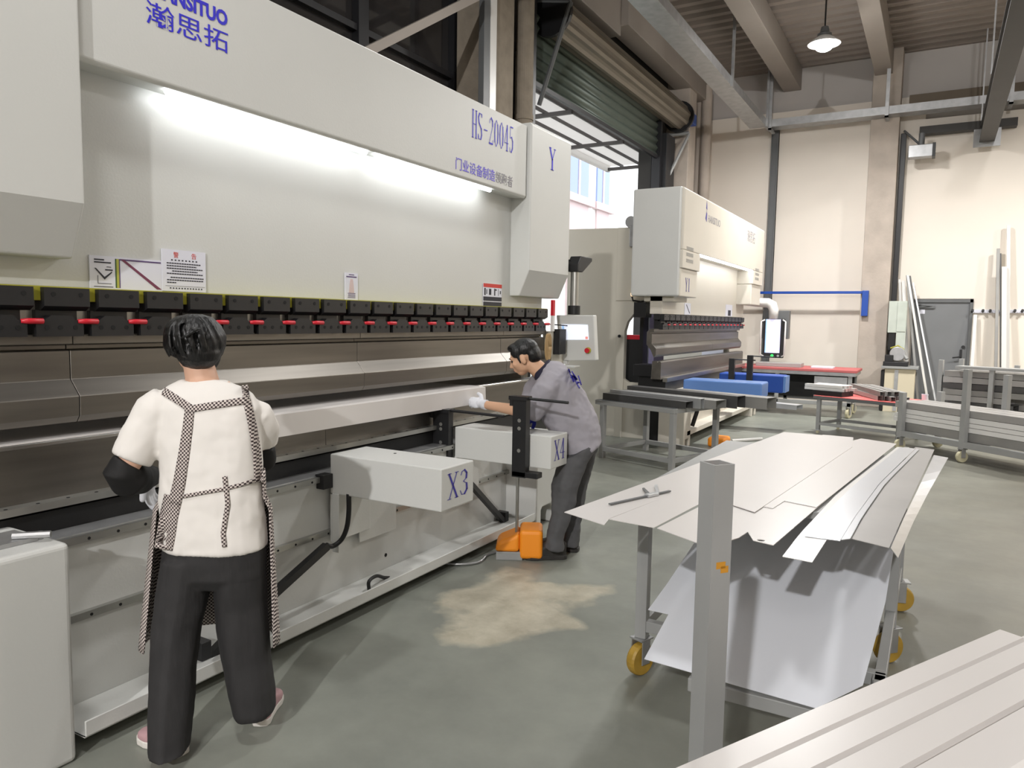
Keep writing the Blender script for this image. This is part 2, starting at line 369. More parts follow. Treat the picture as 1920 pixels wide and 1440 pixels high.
# concrete columns
q0, q1, q2 = ax(904, 120, -4.46), ax(930, 120, -4.46), ax(957, 120, -4.46)
struct(MB().box((LEFT, q0.y, 0), (-4.46, q2.y+.08, ROOF)).build('wall_left_column', 'rough_concrete', None, .012))
box('corner_guard', (-4.47, q0.y-.06, 0), (-4.40, q0.y+.06, 6.0), 'dark_grey_paint', None, .003)
tag(bpy.data.objects['corner_guard'], 'dark grey steel angle standing on the corner of the concrete column behind the big press', 'steel angle')
tag(MB().box((-4.43, q0.y+.07, 0), (-4.40, q0.y+.2, 6.0)).build('trunking', 'profile_white', None, .003), 'slim white cable trunking running up the concrete column beside the dark angle', 'trunking')
p = ax(984, 120, -4.5)
mb = MB().cyl((-4.5, p.y, 0), (-4.5, p.y, ROOF), .105, None, 24)
for z in (1.2, 3.3, 3.95, 5.6): mb.cyl((-4.5, p.y, z), (-4.5, p.y, z+.06), .115, None, 24)
tag(mb.build('downpipe', 'rough_concrete', None, 0, smooth=False), 'thick grey-brown rainwater pipe standing between the concrete column and the roller gate', 'pipe')
struct(MB().box((-1.30, 15.6, 0), (-.82, BACK, ROOF)).build('wall_back_column', 'concrete_column', None, .01))
struct(MB().box((LEFT, 14.3, 0), (-4.35, 14.75, ROOF)).box((LEFT, 15.3, 0), (-4.42, BACK-.06, ROOF)).build('wall_corner_column', 'concrete_column', None, .01))
tag(MB().cyl((-4.3, 15.3, 0), (-4.3, 15.3, 6.3), .1, None, 20).build('downpipe', 'concrete_column'), 'pale stone-coloured pipe standing in the corner where the gate wall meets the cream wall', 'pipe')
tag(MB().box((-.79, 15.8, 0), (-.70, 15.935, 5.1)).build('steel_post', 'dark_frame', None, .004), 'narrow black steel post beside the concrete column on the cream wall', 'post')
tag(MB().box((-3.12, 15.86, 0), (-2.98, 15.94, 5.5)).box((-3.12, 15.84, 0), (-3.1, 15.94, 5.5)).box((-3.0, 15.84, 0), (-2.98, 15.94, 5.5)).build('wall_channel', 'dark_grey_paint', None, .003), 'grey steel channel running straight up the cream wall behind the small press', 'channel')
# brace bar over the big press
a, b = ax(705, 88, -4.3), ax(905, -12, -4.3)
tag(MB().tube([a - (b-a)*.35, b], .055, 4).build('brace_bar', 'beam_paint'), 'light grey-brown diagonal brace bar crossing the dark windows above the big press', 'brace')
# ---- roller gate
g = thing('roller_shutter', 'rolled-up metal roller shutter with green slats over the open gateway', 'roller shutter', (-4.5, 11.3, 5.4))
n = 16; prof = []
for k in range(n*2):
    a = 2*pi*k/(n*2); r = .235 if k % 4 in (0, 1) else .215
    prof.append((-4.48 + r*cos(a), 5.42 + r*sin(a)))
MB().prism(prof, 'y', 8.75, 14.05).build('coil', 'shutter_coil', g)
rows = []
for Y in (8.5, 13.4):
    rows.append([(-4.66 + .022*sin(k*pi/2.0), Y, 5.42 - k*.0335) for k in range(26)])
o = MB().grid(rows).build('curtain', 'shutter_green', g, smooth=True); s_ = o.modifiers.new('thick', 'SOLIDIFY'); s_.thickness = .012
MB().box((-4.68, 8.5, 4.53), (-4.63, 13.4, 4.59)).build('bottom_bar', 'dark_frame', g)
for Y in (8.46, 13.4): MB().box((-4.74, Y-.05, 0), (-4.58, Y+.05, 5.2)).build('guide_rail', 'dark_frame', g)
for Y in (8.7, 14.07): MB().cyl((-4.48, Y-.03, 5.42), (-4.48, Y+.03, 5.42), .29, None, 24).build('end_plate', 'black_metal', g)
MB().tube([(-4.2, 8.68, 5.5), (-4.62, 8.68, 4.3)], .03, 6).tube([(-4.2, 8.68, 5.5), (-4.7, 8.68, 5.6)], .02, 6).build('bracket', 'dark_grey_paint', g)
MB().tube([(-4.3, 14.15, 5.1), (-4.55, 13.7, 4.2)], .03, 6).tube([(-4.3, 14.15, 5.12), (-4.75, 14.15, 5.12)], .035, 6).build('bracket', 'grey_paint', g)
MB().box((-4.5, 14.16, 5.3), (-4.24, 14.42, 5.5)).cyl((-4.37, 14.1, 5.55), (-4.37, 14.4, 5.55), .07).build('motor', 'blue_paint', g, .01)
tag(MB().box((-4.78, 13.46, 0), (-4.5, 13.95, 5.0)).build('gate_post', 'dark_frame', None, .005), 'broad black post at the far side of the open gateway', 'post')
tag(MB().box((-4.62, 8.28, 0), (-4.5, 8.36, 6.0)).build('gate_post', 'black_metal', None, .004), 'thin black upright between the rainwater pipe and the open gateway', 'post')
tag(MB().box((-4.79, 8.345, 0), (-4.7, 8.405, 4.9)).build('gate_lining', 'profile_white', None, .004), 'slim white lining strip on the near edge of the open gateway', 'strip')
# ---- outside the gateway
t = thing('gate_canopy', 'white panelled canopy on grey beams outside the open gateway', 'canopy', (-5.8, 11, 4.7))
MB().box((-6.25, 6.0, 4.82), (LEFT-.26, 15.0, 4.86)).build('panel', 'awning_panel', t)
for X in (-5.15, -5.55, -5.95): MB().box((X-.014, 6.0, 4.77), (X+.014, 15.0, 4.82)).build('purlin', 'awning_beam', t)
for Y in (8.4, 10.6, 12.75, 14.9): MB().box((-6.3, Y-.03, 4.71), (LEFT-.26, Y+.03, 4.77)).build('beam', 'awning_beam', t)
MB().box((-6.3, 6.0, 4.7), (-6.24, 15.0, 4.88)).build('edge', 'awning_panel', t)
b = thing('office_building', 'white building with pink panels and blue windows seen through the gateway', 'building', (-16, 35, 0))
MB().box((-19, 8, 0), (-15, 60, 16)).build('wall', 'facade_white', b)
for k, px in enumerate([(1064, 1101), (1117, 1140)]):
    pa, pb = ax(px[0], 370, -15), ax(px[1], 370, -15); zt, zb = 9.4, ax(px[1], 374, -15).z
    if k == 0: zz = zb
    w_ = MB().box((-15.0, pa.y, zz), (-14.93, pb.y, 11.0)).build('window', 'facade_glass', b)
    MB().box((-14.94, (pa.y+pb.y)/2-.1, zz), (-14.9, (pa.y+pb.y)/2+.1, 11.0)).build('mullion', 'facade_pink', w_)
    MB().box((-15.0, pa.y-.4, zz-.35), (-14.75, pb.y+.4, zz)).build('sill', 'facade_pink', b)
    MB().box((-15.0, pa.y, 0), (-14.92, pb.y, zz-.35)).build('pier', 'facade_pink', b)
# ---- far door and what stands along the cream wall
d = struct(MB().box((-.40, BACK-.1, 0), (-.36, BACK-.02, 2.05)).box((.49, BACK-.1, 0), (.54, BACK-.02, 2.05)).box((-.40, BACK-.1, 1.99), (.54, BACK-.02, 2.05)).build('door_1_frame', 'dark_grey_paint', None, .003))
d = struct(MB().box((-.36, BACK-.07, .01), (.49, BACK-.02, 1.99)).build('door_1', 'door_grey', None, .003))
MB().box((.38, BACK-.09, .93), (.42, BACK-.07, 1.13)).tube([(.40, BACK-.09, 1.0), (.40, BACK-.14, 1.0), (.27, BACK-.14, .98)], .012, 8).build('handle', 'black_metal', d)
MB().cyl((.43, BACK-.09, 1.18), (.43, BACK-.07, 1.18), .03).build('lock', 'black_metal', d)
MB().box((-.32, BACK-.1, 1.88), (-.06, BACK-.07, 1.93)).tube([(-.1, BACK-.09, 1.92), (-.28, BACK-.16, 1.94), (-.33, BACK-.08, 1.94)], .01, 6).build('closer', 'dark_grey_paint', d)
MB().box((-.3, BACK-.075, 1.78), (-.22, BACK-.07, 1.86)).build('sticker', 'paper', d)
t = thing('air_pipe', 'thin blue bar along the cream wall with a blue arm dropping at the concrete column', 'pipe', (-2.3, 15.5, 2.15))
MB().box((-3.6, 15.52, 2.14), (-1.24, 15.56, 2.19)).build('bar', 'blue_paint', t, .003)
MB().box((-1.27, 15.50, 1.72), (-1.16, 15.6, 2.2)).build('arm', 'blue_paint', t, .006)
# floodlight, upper wall steel
t = thing('floodlight', 'boxy floodlight on a bracket high on the cream wall right of the black post', 'floodlight', (-.45, 15.6, 4.4))
p = ay(1727, 285, 15.6)
MB().box((p.x-.2, 15.42, p.z-.12), (p.x+.2, 15.62, p.z+.1)).build('housing', 'galvanised', t, .01)
MB().box((p.x+.18, 15.4, p.z-.13), (p.x+.23, 15.64, p.z+.11)).build('rim', 'black_metal', t)
MB().tube([(p.x, 15.55, p.z+.1), (p.x-.3, 15.8, p.z+.45)], .02, 6).cyl((p.x, 15.55, p.z+.1), (p.x, 15.55, p.z+.32), .05).build('bracket', 'dark_grey_paint', t)
t = thing('steel_channel', 'brown-painted steel channel across the top of the cream wall above the floodlight', 'channel', (.5, 15.85, 5.5))
p0, p1 = ay(1694, 192, 15.9), ay(1915, 165, 15.9)
MB().box((-.69, 15.8, 5.6), (6, 15.935, 5.78)).build('web', 'brown_beam', t, .004)
tag(MB().box((p0.x+.3, 15.7, 5.03), (1.0, 15.9, 5.17)).build('steel_bar', 'dark_beam', None, .004), 'dark steel bar under the silver cable tray above the floodlight', 'bar')
# monorail beam hanging at the right
t = thing('monorail_beam', 'dark hanging runway beam ending before the cream wall at right of the lamp', 'beam', (.58, 11, 4.8))
MB().box((.45, 3.0, 4.80), (.68, 15.75, 4.83)).box((.555, 3.0, 4.83), (.575, 15.75, 5.05)).box((.45, 3.0, 5.05), (.68, 15.75, 5.08)).build('rail', 'dark_beam', t)
MB().box((.36, 15.72, 4.72), (.77, 15.76, 5.1)).build('end_stop', 'galvanised', t)
for Y in (9.6, 12.6, 15.3):
    MB().box((.44, Y, 5.08), (.46, Y+.05, ROOF)).box((.67, Y, 5.08), (.69, Y+.05, ROOF)).build('hanger', 'galvanised', t)
# cable trays
t = thing('cable_tray', 'silver cable tray hanging across the hall before the cream wall', 'cable tray', (0, 15.5, 5.4))
MB().box((-3.15, 15.32, 5.36), (6.5, 15.62, 5.365)).box((-3.15, 15.31, 5.36), (6.5, 15.32, 5.5)).box((-3.15, 15.62, 5.36), (6.5, 15.63, 5.5)).build('tray', 'galvanised', t)
for X in (-3.05, -1.02, .86, 2.9, 5.0): MB().box((X-.03, 15.27, 5.3), (X+.03, 15.31, ROOF)).box((X-.03, 15.27, 5.3), (X+.03, 15.66, 5.33)).build('hanger', 'galvanised', t)
t = thing('cable_tray', 'long silver cable tray running down the hall beneath the roof beams', 'cable tray', (-3.25, 10, 5.4))
MB().box((-3.42, REAR, 5.36), (-3.12, 15.3, 5.365)).box((-3.43, REAR, 5.36), (-3.42, 15.3, 5.5)).box((-3.12, REAR, 5.36), (-3.11, 15.3, 5.5)).build('tray', 'galvanised', t)
for Y in (2, 7.0, 12.4, 15.2): MB().box((-3.11, Y-.025, 5.34), (-3.07, Y+.025, ROOF)).build('hanger', 'galvanised', t)
# pendant lamp
t = thing('pendant_lamp', 'glowing bell-shaped industrial lamp hanging on a cord from the roof', 'lamp', (-1.68, 12.0, 5.62))
MB().cyl((-1.68, 12, 5.85), (-1.68, 12, ROOF), .012, None, 8).build('cord', 'black_plastic', t)
MB().lathe((-1.68, 12, 5.68), [(.05, .2), (.07, .12), (.1, .1), (.1, .07), (.02, .07)], 24).build('socket', 'dark_grey_paint', t, smooth=False)
MB().lathe((-1.68, 12, 5.64), [(.06, .13), (.12, .09), (.23, 0), (.225, -.005), (.115, .08), (.05, .12)], 32).build('shade', 'profile_white', t, smooth=True)
MB().ell((-1.68, 12, 5.64), (.14, .14, .11)).build('bulb', 'lamp_glow', t, smooth=True)
lamp_light('pendant_lamp_light', (-1.68, 12, 5.45), 90)
bay_light('pendant_lamp_beam', (-1.68, 12, 5.5), 480, size=.4)
# ================================================================== THE BIG PRESS
def clamp_unit(parent, Y, w, X, z0, sc=1.0, levers=True):
    c = MB().box((X-.055, Y, z0+.115), (X+.02, Y+w, z0+.185)).prism([(X-.06, z0+.115), (X+.02, z0+.115), (X-.01, z0+.098), (X-.06, z0+.098)], 'y', Y, Y+w)
    c.box((X-.06, Y-.012, z0+.06), (X-.02, Y+w-.03, z0+.1))
    y0, y1 = Y-.03, Y+w-.025
    c.prism([(y0, z0), (y1, z0), (y1, z0+.062), (y1-.03, z0+.062), (y1-.045, z0+.08), (y0+.055, z0+.08), (y0+.03, z0+.062), (y0, z0+.062)], 'x', X-.055, X+.016)
    h = c.use(1)
    for f in (.2, .8): h.cyl((X+.0195, Y+w*f, z0+.16), (X+.0215, Y+w*f, z0+.16), .009, None, 10)
    for f in (.22, .5, .82): h.cyl((X+.0155, y0+(y1-y0)*f, z0+.034), (X+.0175, y0+(y1-y0)*f, z0+.034), .009, None, 10)
    o = c.build('tool_clamp', ['black_metal', 'dark_hole'], parent)
    if levers:
        MB().tube([(X+.012, y1-.02, z0+.058), (X+.018, y1+.004, z0+.058), (X+.018, y1+.055, z0+.058), (X+.018, y1+.058, z0+.058)], [.008, .0108, .0108, .006], 10).build('lever', 'red_plastic', o, smooth=True)
    return o
def punch_profile(bx): return [(bx-.005, 1.462), (bx+.02, 1.462), (bx+.02, 1.424), (bx-.03, 1.42), (bx-.03, 1.402), (bx-.005, 1.398), (bx-.005, 1.285), (bx+.053, 1.222), (bx+.05, 1.145), (bx+.03, 1.118), (bx+.02, 1.122), (bx-.015, 1.2), (bx-.07, 1.268), (bx-.07, 1.42), (bx-.03, 1.462)]
def die_profile(bx): return [(bx+.065, .835), (bx+.065, 1.048), (bx+.055, 1.06), (bx+.032, 1.06), (bx+.022, 1.045), (bx+.012, 1.06), (bx-.05, 1.06), (bx-.06, .835)]
P1 = thing('press_brake', 'long white press brake with lit hood and black tool clamps', 'press brake', (-3.3, 3.4, 0))
MB().box((-3.12, .6, 1.645), (-3.0, 5.76, 3.02)).build('ram', 'white_paint', P1, .004)
hood = MB().prism([(-3.02, 2.505), (-2.875, 2.495), (-2.86, 2.51), (-2.86, 3.05), (-3.02, 3.05)], 'y', .8, 5.185).build('hood', 'white_paint', P1, .006)
for (xa, ya), (xb, yb) in [((308, 171), (688, 289)), ((702, 294), (920, 360))]:
    A, B = ax(xa, ya, -2.9), ax(xb, yb, -2.9)
    MB().tube([(-2.9, A.y, 2.487), (-2.9, A.y+.012, 2.487), (-2.9, B.y-.012, 2.487), (-2.9, B.y, 2.487)], [.004, .014, .014, .004], 10).build('light_strip', 'light_strip', hood, smooth=True)
cv = [(-3.05, 1.735), (-2.915, 1.735), (-2.826, 1.94), (-2.826, 3.065), (-2.84, 3.08), (-3.05, 3.08)]
MB().prism(cv, 'y', 5.2, 5.92).build('cylinder_cover', 'white_paint', P1, .012, 3)
MB().prism([(x, z+.018) for x, z in cv], 'y', .55, 1.672).build('cylinder_cover', 'white_paint', P1, .012, 3)
MB().box((-3.06, .6, 1.59), (-2.925, 5.72, 1.645)).build('clamp_rail', 'yellow_paint', P1, .002)
MB().box((-3.05, .6, 1.455), (-2.965, 5.72, 1.59)).build('clamp_backing', 'rail_steel', P1)
for k in range(-2, 20): clamp_unit(P1, 1.549+.2085*k, .172, -2.92, 1.455)
for y0, y1 in [(.6, 1.666), (1.669, 3.335), (3.338, 4.99), (4.993, 5.72)]: MB().prism(punch_profile(-2.95), 'y', y0, y1).build('punch_segment', 'tool_steel', P1, .002, 1)
for y0, y1 in [(.6, 3.0), (3.002, 5.76)]: MB().prism(die_profile(-2.95), 'y', y0, y1).build('die', 'tool_steel', P1, .002, 1)
MB().box((-2.9, .6, 1.046), (-2.882, 5.76, 1.0612)).build('die_edge', 'bright_steel', P1, .002, 1)
MB().box((-3.12, .6, 0), (-2.9, 5.7, .835)).build('bed', 'black_metal', P1)
h = MB().box((-2.9, .6, .815), (-2.83, 5.7, .842)).use(1)
y = .7
while y < 5.7: h.cyl((-2.845, y, .8425), (-2.845, y, .8432), .007, None, 8); y += .11
h.build('die_holder', ['rail_steel', 'dark_hole'], P1)
MB().box((-2.9, .6, .72), (-2.86, 5.7, .8)).build('dark_recess', 'black_plastic', P1)  # black box set in the recess below the die holder
MB().box((-2.9, 1.39, .066), (-2.75, 4.76, .715)).build('bed_panel', 'white_paint', P1, .004)
MB().box((-2.9, 1.39, .715), (-2.752, 4.76, .722)).build('top_plate', 'galvanised', P1)
for z in (.69, .395):
    h = MB().box((-2.752, 1.39, z), (-2.725, 4.76, z+.028)).use(1); y = 1.47
    while y < 4.7: h.cyl((-2.726, y, z+.012), (-2.7235, y, z+.012), .006, None, 8); y += .115
    h.build('guide_rail', ['rail_steel', 'dark_hole'], P1)
MB().prism([(-2.76, .06), (-2.51, .06), (-2.5, .07), (-2.5, .125), (-2.508, .125), (-2.508, .068), (-2.76, .068)], 'y', 1.42, 4.76).build('plinth', 'white_paint', P1, .002, 1)
for y in (1.5, 2.45, 3.35): MB().cyl((-2.751, y, .15), (-2.748, y, .15), .011, None, 12).build('screw_hole', 'dark_hole', P1)  # dark discs painted for the shade inside recessed screw holes
# end legs of the bed
MB().prism([(.35, .0), (1.39, 0), (1.39, .775), (.35, .775)], 'x', -2.9, -2.5).build('leg', 'white_paint', P1, .02, 4)
MB().prism([(4.76, 0), (4.84, 0), (4.84, .13), (4.86, .15), (5.0, .15), (5.02, .13), (5.02, 0), (5.25, 0), (5.25, .68), (4.76, .68)], 'x', -2.9, -2.49).build('leg', 'white_paint', P1, .02, 4)
MB().cyl((-2.62, 1.355, .776), (-2.62, 1.355, .8), .012).box((-2.75, 1.18, .776), (-2.6, 1.34, .79)).tube([(-2.56, 1.36, .8), (-2.64, 1.28, .8)], .012, 8).build('latch', 'galvanised', P1)
MB().box((-4.2, 5.62, 0), (-3.12, 5.7, 2.95)).build('side_frame', 'beige_paint', P1, .004); MB().box((-4.2, .6, 0), (-3.12, .68, 2.95)).build('side_frame', 'beige_paint', P1, .004)
MB().box((-2.99, 5.77, .2), (-2.9, 6.02, 1.45)).build('end_column', 'beige_paint', P1, .004)
MB().box((-2.9, 5.80, 1.25), (-2.84, 5.93, 1.47)).tube([(-2.93, 5.66, 1.515), (-2.86, 5.99, 1.5)], .006, 6).build('sensor', 'black_plastic', P1, .004)
t_ = MB().box((-2.9, 5.735, 1.45), (-2.875, 5.77, 1.66)).build('light_curtain', 'profile_white', P1, .003); MB().box((-2.901, 5.734, 1.585), (-2.874, 5.771, 1.72)).build('tape', 'red_plastic', t_, .003)
cable = MB()
for k in range(5):
    cable.tube([(-2.87, 5.62+.012*k+.035*cos(a), 1.32+.0*k+.11*sin(a)) for a in [2*pi*i/20 for i in range(21)]], .0045, 6)
cable.build('hose_coil', 'tan_cable', P1, smooth=True)
# lettering
roman('HS-20045', .185, on_x(-2.8585, ax(884, 262, -2.86).y, ax(884, 256, -2.86).z), 'lettering', 'ink_blue', hood, squash=.76, fat=.72)
A = ax(853, 318, -2.86); B = ax(962, 346, -2.86)
for txt, f0, f1, m in [('门业设备', 0, .44, 'ink_pale_blue'), ('制造', .44, .66, 'ink_pale_blue'), ('领跑者', .66, 1, 'ink_grey')]:
    sz = (B.y-A.y)/9/1.0
    letters(txt, sz*1.0, on_x(-2.8585, A.y+(B.y-A.y)*f0, A.z+.012), 'lettering', m, hood)
A = ax(272, 44, -2.86); B = ax(426, 98, -2.86)
zc_, zd_ = ax(424, 100, -2.86).z, ax(424, 53, -2.86).z
letters('瀚思拓', (zd_-zc_)/1.06, on_x(-2.8585, A.y, zc_+.008), 'lettering', 'ink_blue', hood, fit=B.y-A.y)
zc_, zd_ = ax(413, 44, -2.86).z, ax(413, 17, -2.86).z; y0_ = ax(283, 10, -2.86).y
letters('HANSITUO', (zd_-zc_)/.72, on_x(-2.8585, y0_, zc_), 'lettering', 'ink_blue', hood, fit=ax(425, 40, -2.86).y-y0_, offset=.003)
roman('Y', .17, on_x(-2.8245, ax(1029, 315, -2.826).y, ax(1029, 316, -2.826).z), 'lettering', 'ink_blue', P1, squash=1.4)
# notices on the ram
def board(name, c0, c1, X):                    # c0 lower left, c1 upper right pixel corners
    A, B = ax(*c0, X), ax(*c1, X); o = MB().box((X, A.y, A.z), (X+.004, B.y, B.z)).build(name, 'paper', P1); return o, A.y, B.y, A.z, B.z
def ink(par, X, rects, m, name='print'):
    mb = MB()
    for y0, y1, z0, z1 in rects: mb.box((X, y0, z0), (X+.0008, y1, z1))
    return mb.build(name, m, par)
o, y0, y1, z0, z1 = board('bending_chart', (168, 540), (302, 489), -2.998); X = -2.9939; u = lambda f: y0+(y1-y0)*f; v = lambda f: z0+(z1-z0)*f
ink(o, X, [(u(.06), u(.19), v(.86), v(.9)), (u(.06), u(.28), v(.78), v(.82)), (u(.05), u(.3), v(.05), v(.07)), (u(.22), u(.28), v(.66), v(.68)), (u(.2), u(.3), v(.56), v(.6)), (u(.1), u(.105), v(.15), v(.4)), (u(.1), u(.28), v(.15), v(.165))], 'ink_black')
ink(o, X, [(u(.335), u(.352), v(.04), v(.94))], 'ink_green'); ink(o, X, [(u(.352), u(.385), v(.04), v(.94))], 'ink_olive'); ink(o, X, [(u(.385), u(.40), v(.04), v(.94)), (u(.40), u(.985), v(.9), v(.945))], 'ink_purple')
mb = MB(); mb.prism([(u(.41), v(.93)), (u(.46), v(.93)), (u(.99), v(.05)), (u(.92), v(.05))], 'x', X, X+.0009); mb.build('print', 'ink_maroon', o)
mb = MB(); mb.prism([(u(.06), v(.62)), (u(.08), v(.62)), (u(.19), v(.36)), (u(.29), v(.54)), (u(.29), v(.5)), (u(.19), v(.28))], 'x', X, X+.0009); mb.build('print', 'ink_black', o)
o, y0, y1, z0, z1 = board('warning_notice', (304, 545), (384, 474), -2.996); X = -2.9919; h_ = (z1-z0)
letters('警', h_*.15, on_x(X, u(.25), v(.82)), 'lettering', 'ink_red', o); letters('告', h_*.15, on_x(X, u(.66), v(.82)), 'lettering', 'ink_red', o)
rects = []
for k in range(8): rects.append((u(.2+k*.08), u(.235+k*.08), v(.735), v(.765)))
for k, (a, b) in enumerate([(.1, .88), (.1, .78), (.1, .92), (.22, .8), (.1, .92), (.18, .94), (.1, .94), (.1, .3)]):
    zf = .66 - k*.062 - (.03 if k > 4 else 0); f = a
    while f < b: rects.append((u(f), u(min(b, f+.045)), v(zf), v(zf+.026))); f += .056
rects.append((u(.06), u(.97), v(.125), v(.13)))
for k in range(12): rects.append((u(.16+k*.065), u(.19+k*.065), v(.06), v(.09)))
ink(o, X, rects, 'ink_black')
o, y0, y1, z0, z1 = board('instruction_label', (646, 563), (670, 513), -2.998); X = -2.9939
ink(o, X, [(u(.3), u(.7), v(.92), v(.95)), (u(.1), u(.9), v(.84), v(.88))] + [(u(.2+.02*(k % 3)), u(.8), v(.1+k*.05), v(.12+k*.05)) for k in range(4)], 'ink_purple')
mb = MB(); mb.prism([(u(.3), v(.28)), (u(.7), v(.28)), (u(.66), v(.55)), (u(.6), v(.78)), (u(.4), v(.78)), (u(.34), v(.55))], 'x', X, X+.0009); mb.build('print', 'facade_pink', o)
o, y0, y1, z0, z1 = board('safety_label', (905, 575), (940, 534), -2.998); X = -2.9939
ink(o, X, [(u(0), u(1), v(.84), v(1))], 'ink_red'); ink(o, X, [(u(0), u(1), v(.26), v(.44)), (u(0), u(1), v(0), v(.22))], 'ink_black')
ink(o, X, [(u(.05), u(.12), v(.5), v(.8)), (u(.16), u(.2), v(.55), v(.75)), (u(.3), u(.42), v(.52), v(.78)), (u(.58), u(.64), v(.5), v(.8)), (u(.64), u(.72), v(.72), v(.78)), (u(.8), u(.82), v(.5), v(.8)), (u(.9), u(.95), v(.58), v(.72))], 'ink_black')
# cable chain bars and hoses in front of the bed
def bar(name, pts, w, m, par): return MB().tube(pts, w, 4).build(name, m, par)
A, B, C_ = ax(612, 1024, -2.66), ax(470, 1152, -2.66), ax(392, 1232, -2.66)
bar('cable_chain', [A, B, C_], .026, 'black_metal', P1)
p = ax(392, 1240, -2.62); MB().box((-2.72, p.y-.02, .07), (-2.64, p.y+.03, .15)).build('chain_bracket', 'black_metal', P1, .003)
A, B = ax(880, 905, -2.68), ax(948, 982, -2.68); bar('cable_chain', [A, B], .024, 'black_metal', P1)
p = ax(950, 985, -2.66); MB().box((-2.74, p.y-.02, .07), (-2.66, p.y+.03, .14)).build('chain_bracket', 'black_metal', P1, .003)
MB().tube(spline([ax(692, 1106, -2.60), ax(692, 1090, -2.60), ax(706, 1080, -2.62), ax(722, 1083, -2.64), ax(745, 1082, -2.66), ax(770, 1072, -2.69), ax(800, 1052, -2.71)]), .010, 8).build('hose', 'black_plastic', P1, smooth=True)
# ---- follower arms that travel on the bed rails
def follower(Y0, Y1, z0, z1, text, label):
    f = thing('sheet_follower', label, 'support arm', (-2.7, (Y0+Y1)/2, z0))
    MB().box((-2.72, Y0, z0), (-2.01, Y1, z1)).build('housing', 'white_paint', f, .006, 2)
    roman(text, .125, on_x(-2.0085, Y0+(Y1-Y0)*.18, z0+(z1-z0)*.24), 'lettering', 'ink_navy', f, squash=(Y1-Y0)*.66/.125/1.02, fat=.8)
    return f
F3 = follower(2.86, 3.145, .622, .832, 'X3', 'white support arm marked X3 on the front of the big press')
MB().box((-2.722, 2.86, .36), (-2.705, 3.16, .62)).box((-2.722, 3.08, .30), (-2.712, 3.4, .66)).box((-2.705, 2.857, .31), (-2.66, 2.866, .625)).build('carriage', 'white_paint', F3, .003)
MB().tube(spline([ax(654, 926, -2.6), ax(654, 960, -2.6), ax(650, 990, -2.62), ax(640, 1012, -2.65), ax(624, 1024, -2.67), ax(612, 1022, -2.67)]), .013, 8).build('hose', 'black_plastic', F3, smooth=True)
MB().box((-2.76, 2.79, .655), (-2.7, 2.86, .73)).build('bearing_block', 'black_metal', F3, .003)
MB().cyl((-2.45, 3.06, .8315), (-2.45, 3.06, .8335), .008).build('hole', 'dark_hole', F3)
F4 = follower(4.02, 4.252, .632, .838, 'X4', 'white support arm marked X4 with black uprights beside the bending man')
def upright(p0, p1, ptop, name, YY):            # flat black column on the near side of the housing
    a, b, c = ay(*p0, YY), ay(*p1, YY), ay(*ptop, YY)
    o = MB().box((a.x, YY-.035, c.z), (b.x, YY+.018, a.z)).box((a.x-.025, YY-.045, a.z-.012), (b.x+.005, YY+.03, a.z+.012)).box((a.x-.02, YY-.04, a.z-.05), (a.x, YY+.02, a.z-.012)).use(1)
    h = o
    for f in (.28, .38, .66): h.cyl(((a.x+b.x)/2, YY-.036, a.z-(a.z-c.z)*f), ((a.x+b.x)/2, YY-.0345, a.z-(a.z-c.z)*f), .012, None, 12)
    h.build(name, ['black_metal', 'rail_steel'], F4); return a, b
a, b = upright((818, 768), (847, 768), (818, 856), 'upright', 4.0)
MB().tube([(b.x, 3.99, b.z-.005), (-2.33, 3.99, b.z-.012)], .010, 8).build('support_rod', 'black_metal', F4)
a, b = upright((967, 745), (992, 745), (967, 892), 'upright', 3.985)
MB().tube([(b.x, 3.98, b.z-.008), (b.x+.27, 3.98, b.z-.014)], .009, 8).build('support_rod', 'black_metal', F4)
p = ay(980, 890, 3.985); MB().box((p.x-.06, 3.95, p.z-.01), (p.x+.12, 4.018, p.z+.025)).build('clamp_plate', 'black_metal', F4, .004)
MB().box((-2.722, 4.02, .3), (-2.705, 4.3, .64)).build('carriage', 'white_paint', F4, .003)
# ---- touch panel on its arm
T = thing('control_panel', 'small white touch-screen control panel hanging on an arm at the end of the big press', 'control panel', (-2.75, 6.05, 1.2))
YP = 6.0
c4 = [ay(*q, YP) for q in [(1050, 676), (1117, 676), (1113, 591), (1043, 591)]]
n_ = Vector((0, 1, 0))
MB().solid(c4, .07, n_).build('case', 'white_paint', T, .008, 3)
def face(qs, off, th, name, m, par): return MB().solid([ay(*q, YP) - n_*off for q in qs], th, n_).build(name, m, par)
face([(1055, 637), (1104, 637), (1102, 609), (1053, 608)], .006, .006, 'screen', 'screen_pale', T)
face([(1056, 636), (1060, 636), (1058, 610), (1054, 610)], .0075, .002, 'screen_strip', 'screen_detail', T)
face([(1098, 636), (1103, 636), (1103, 631), (1098, 631)], .0075, .002, 'screen_button', 'screen_detail_red', T)
p = ay(1103, 657, YP); MB().cyl((p.x, YP-.002, p.z), (p.x, YP-.008, p.z), .028).build('button_ring', 'ink_olive', T); MB().cyl((p.x, YP-.008, p.z), (p.x, YP-.035, p.z), .018, .022).build('stop_button', 'red_plastic', T, smooth=False)
p = ay(1076, 590, YP+.05); q = ay(1077, 540, YP+.05)
MB().cyl((p.x, YP+.05, p.z), (p.x, YP+.05, p.z+.08), .055).build('coupling', 'black_plastic', T, .004)
MB().cyl((p.x, YP+.05, p.z+.08), (p.x, YP+.05, ay(1076, 508, YP+.05).z), .036).build('post', 'rail_steel', T)
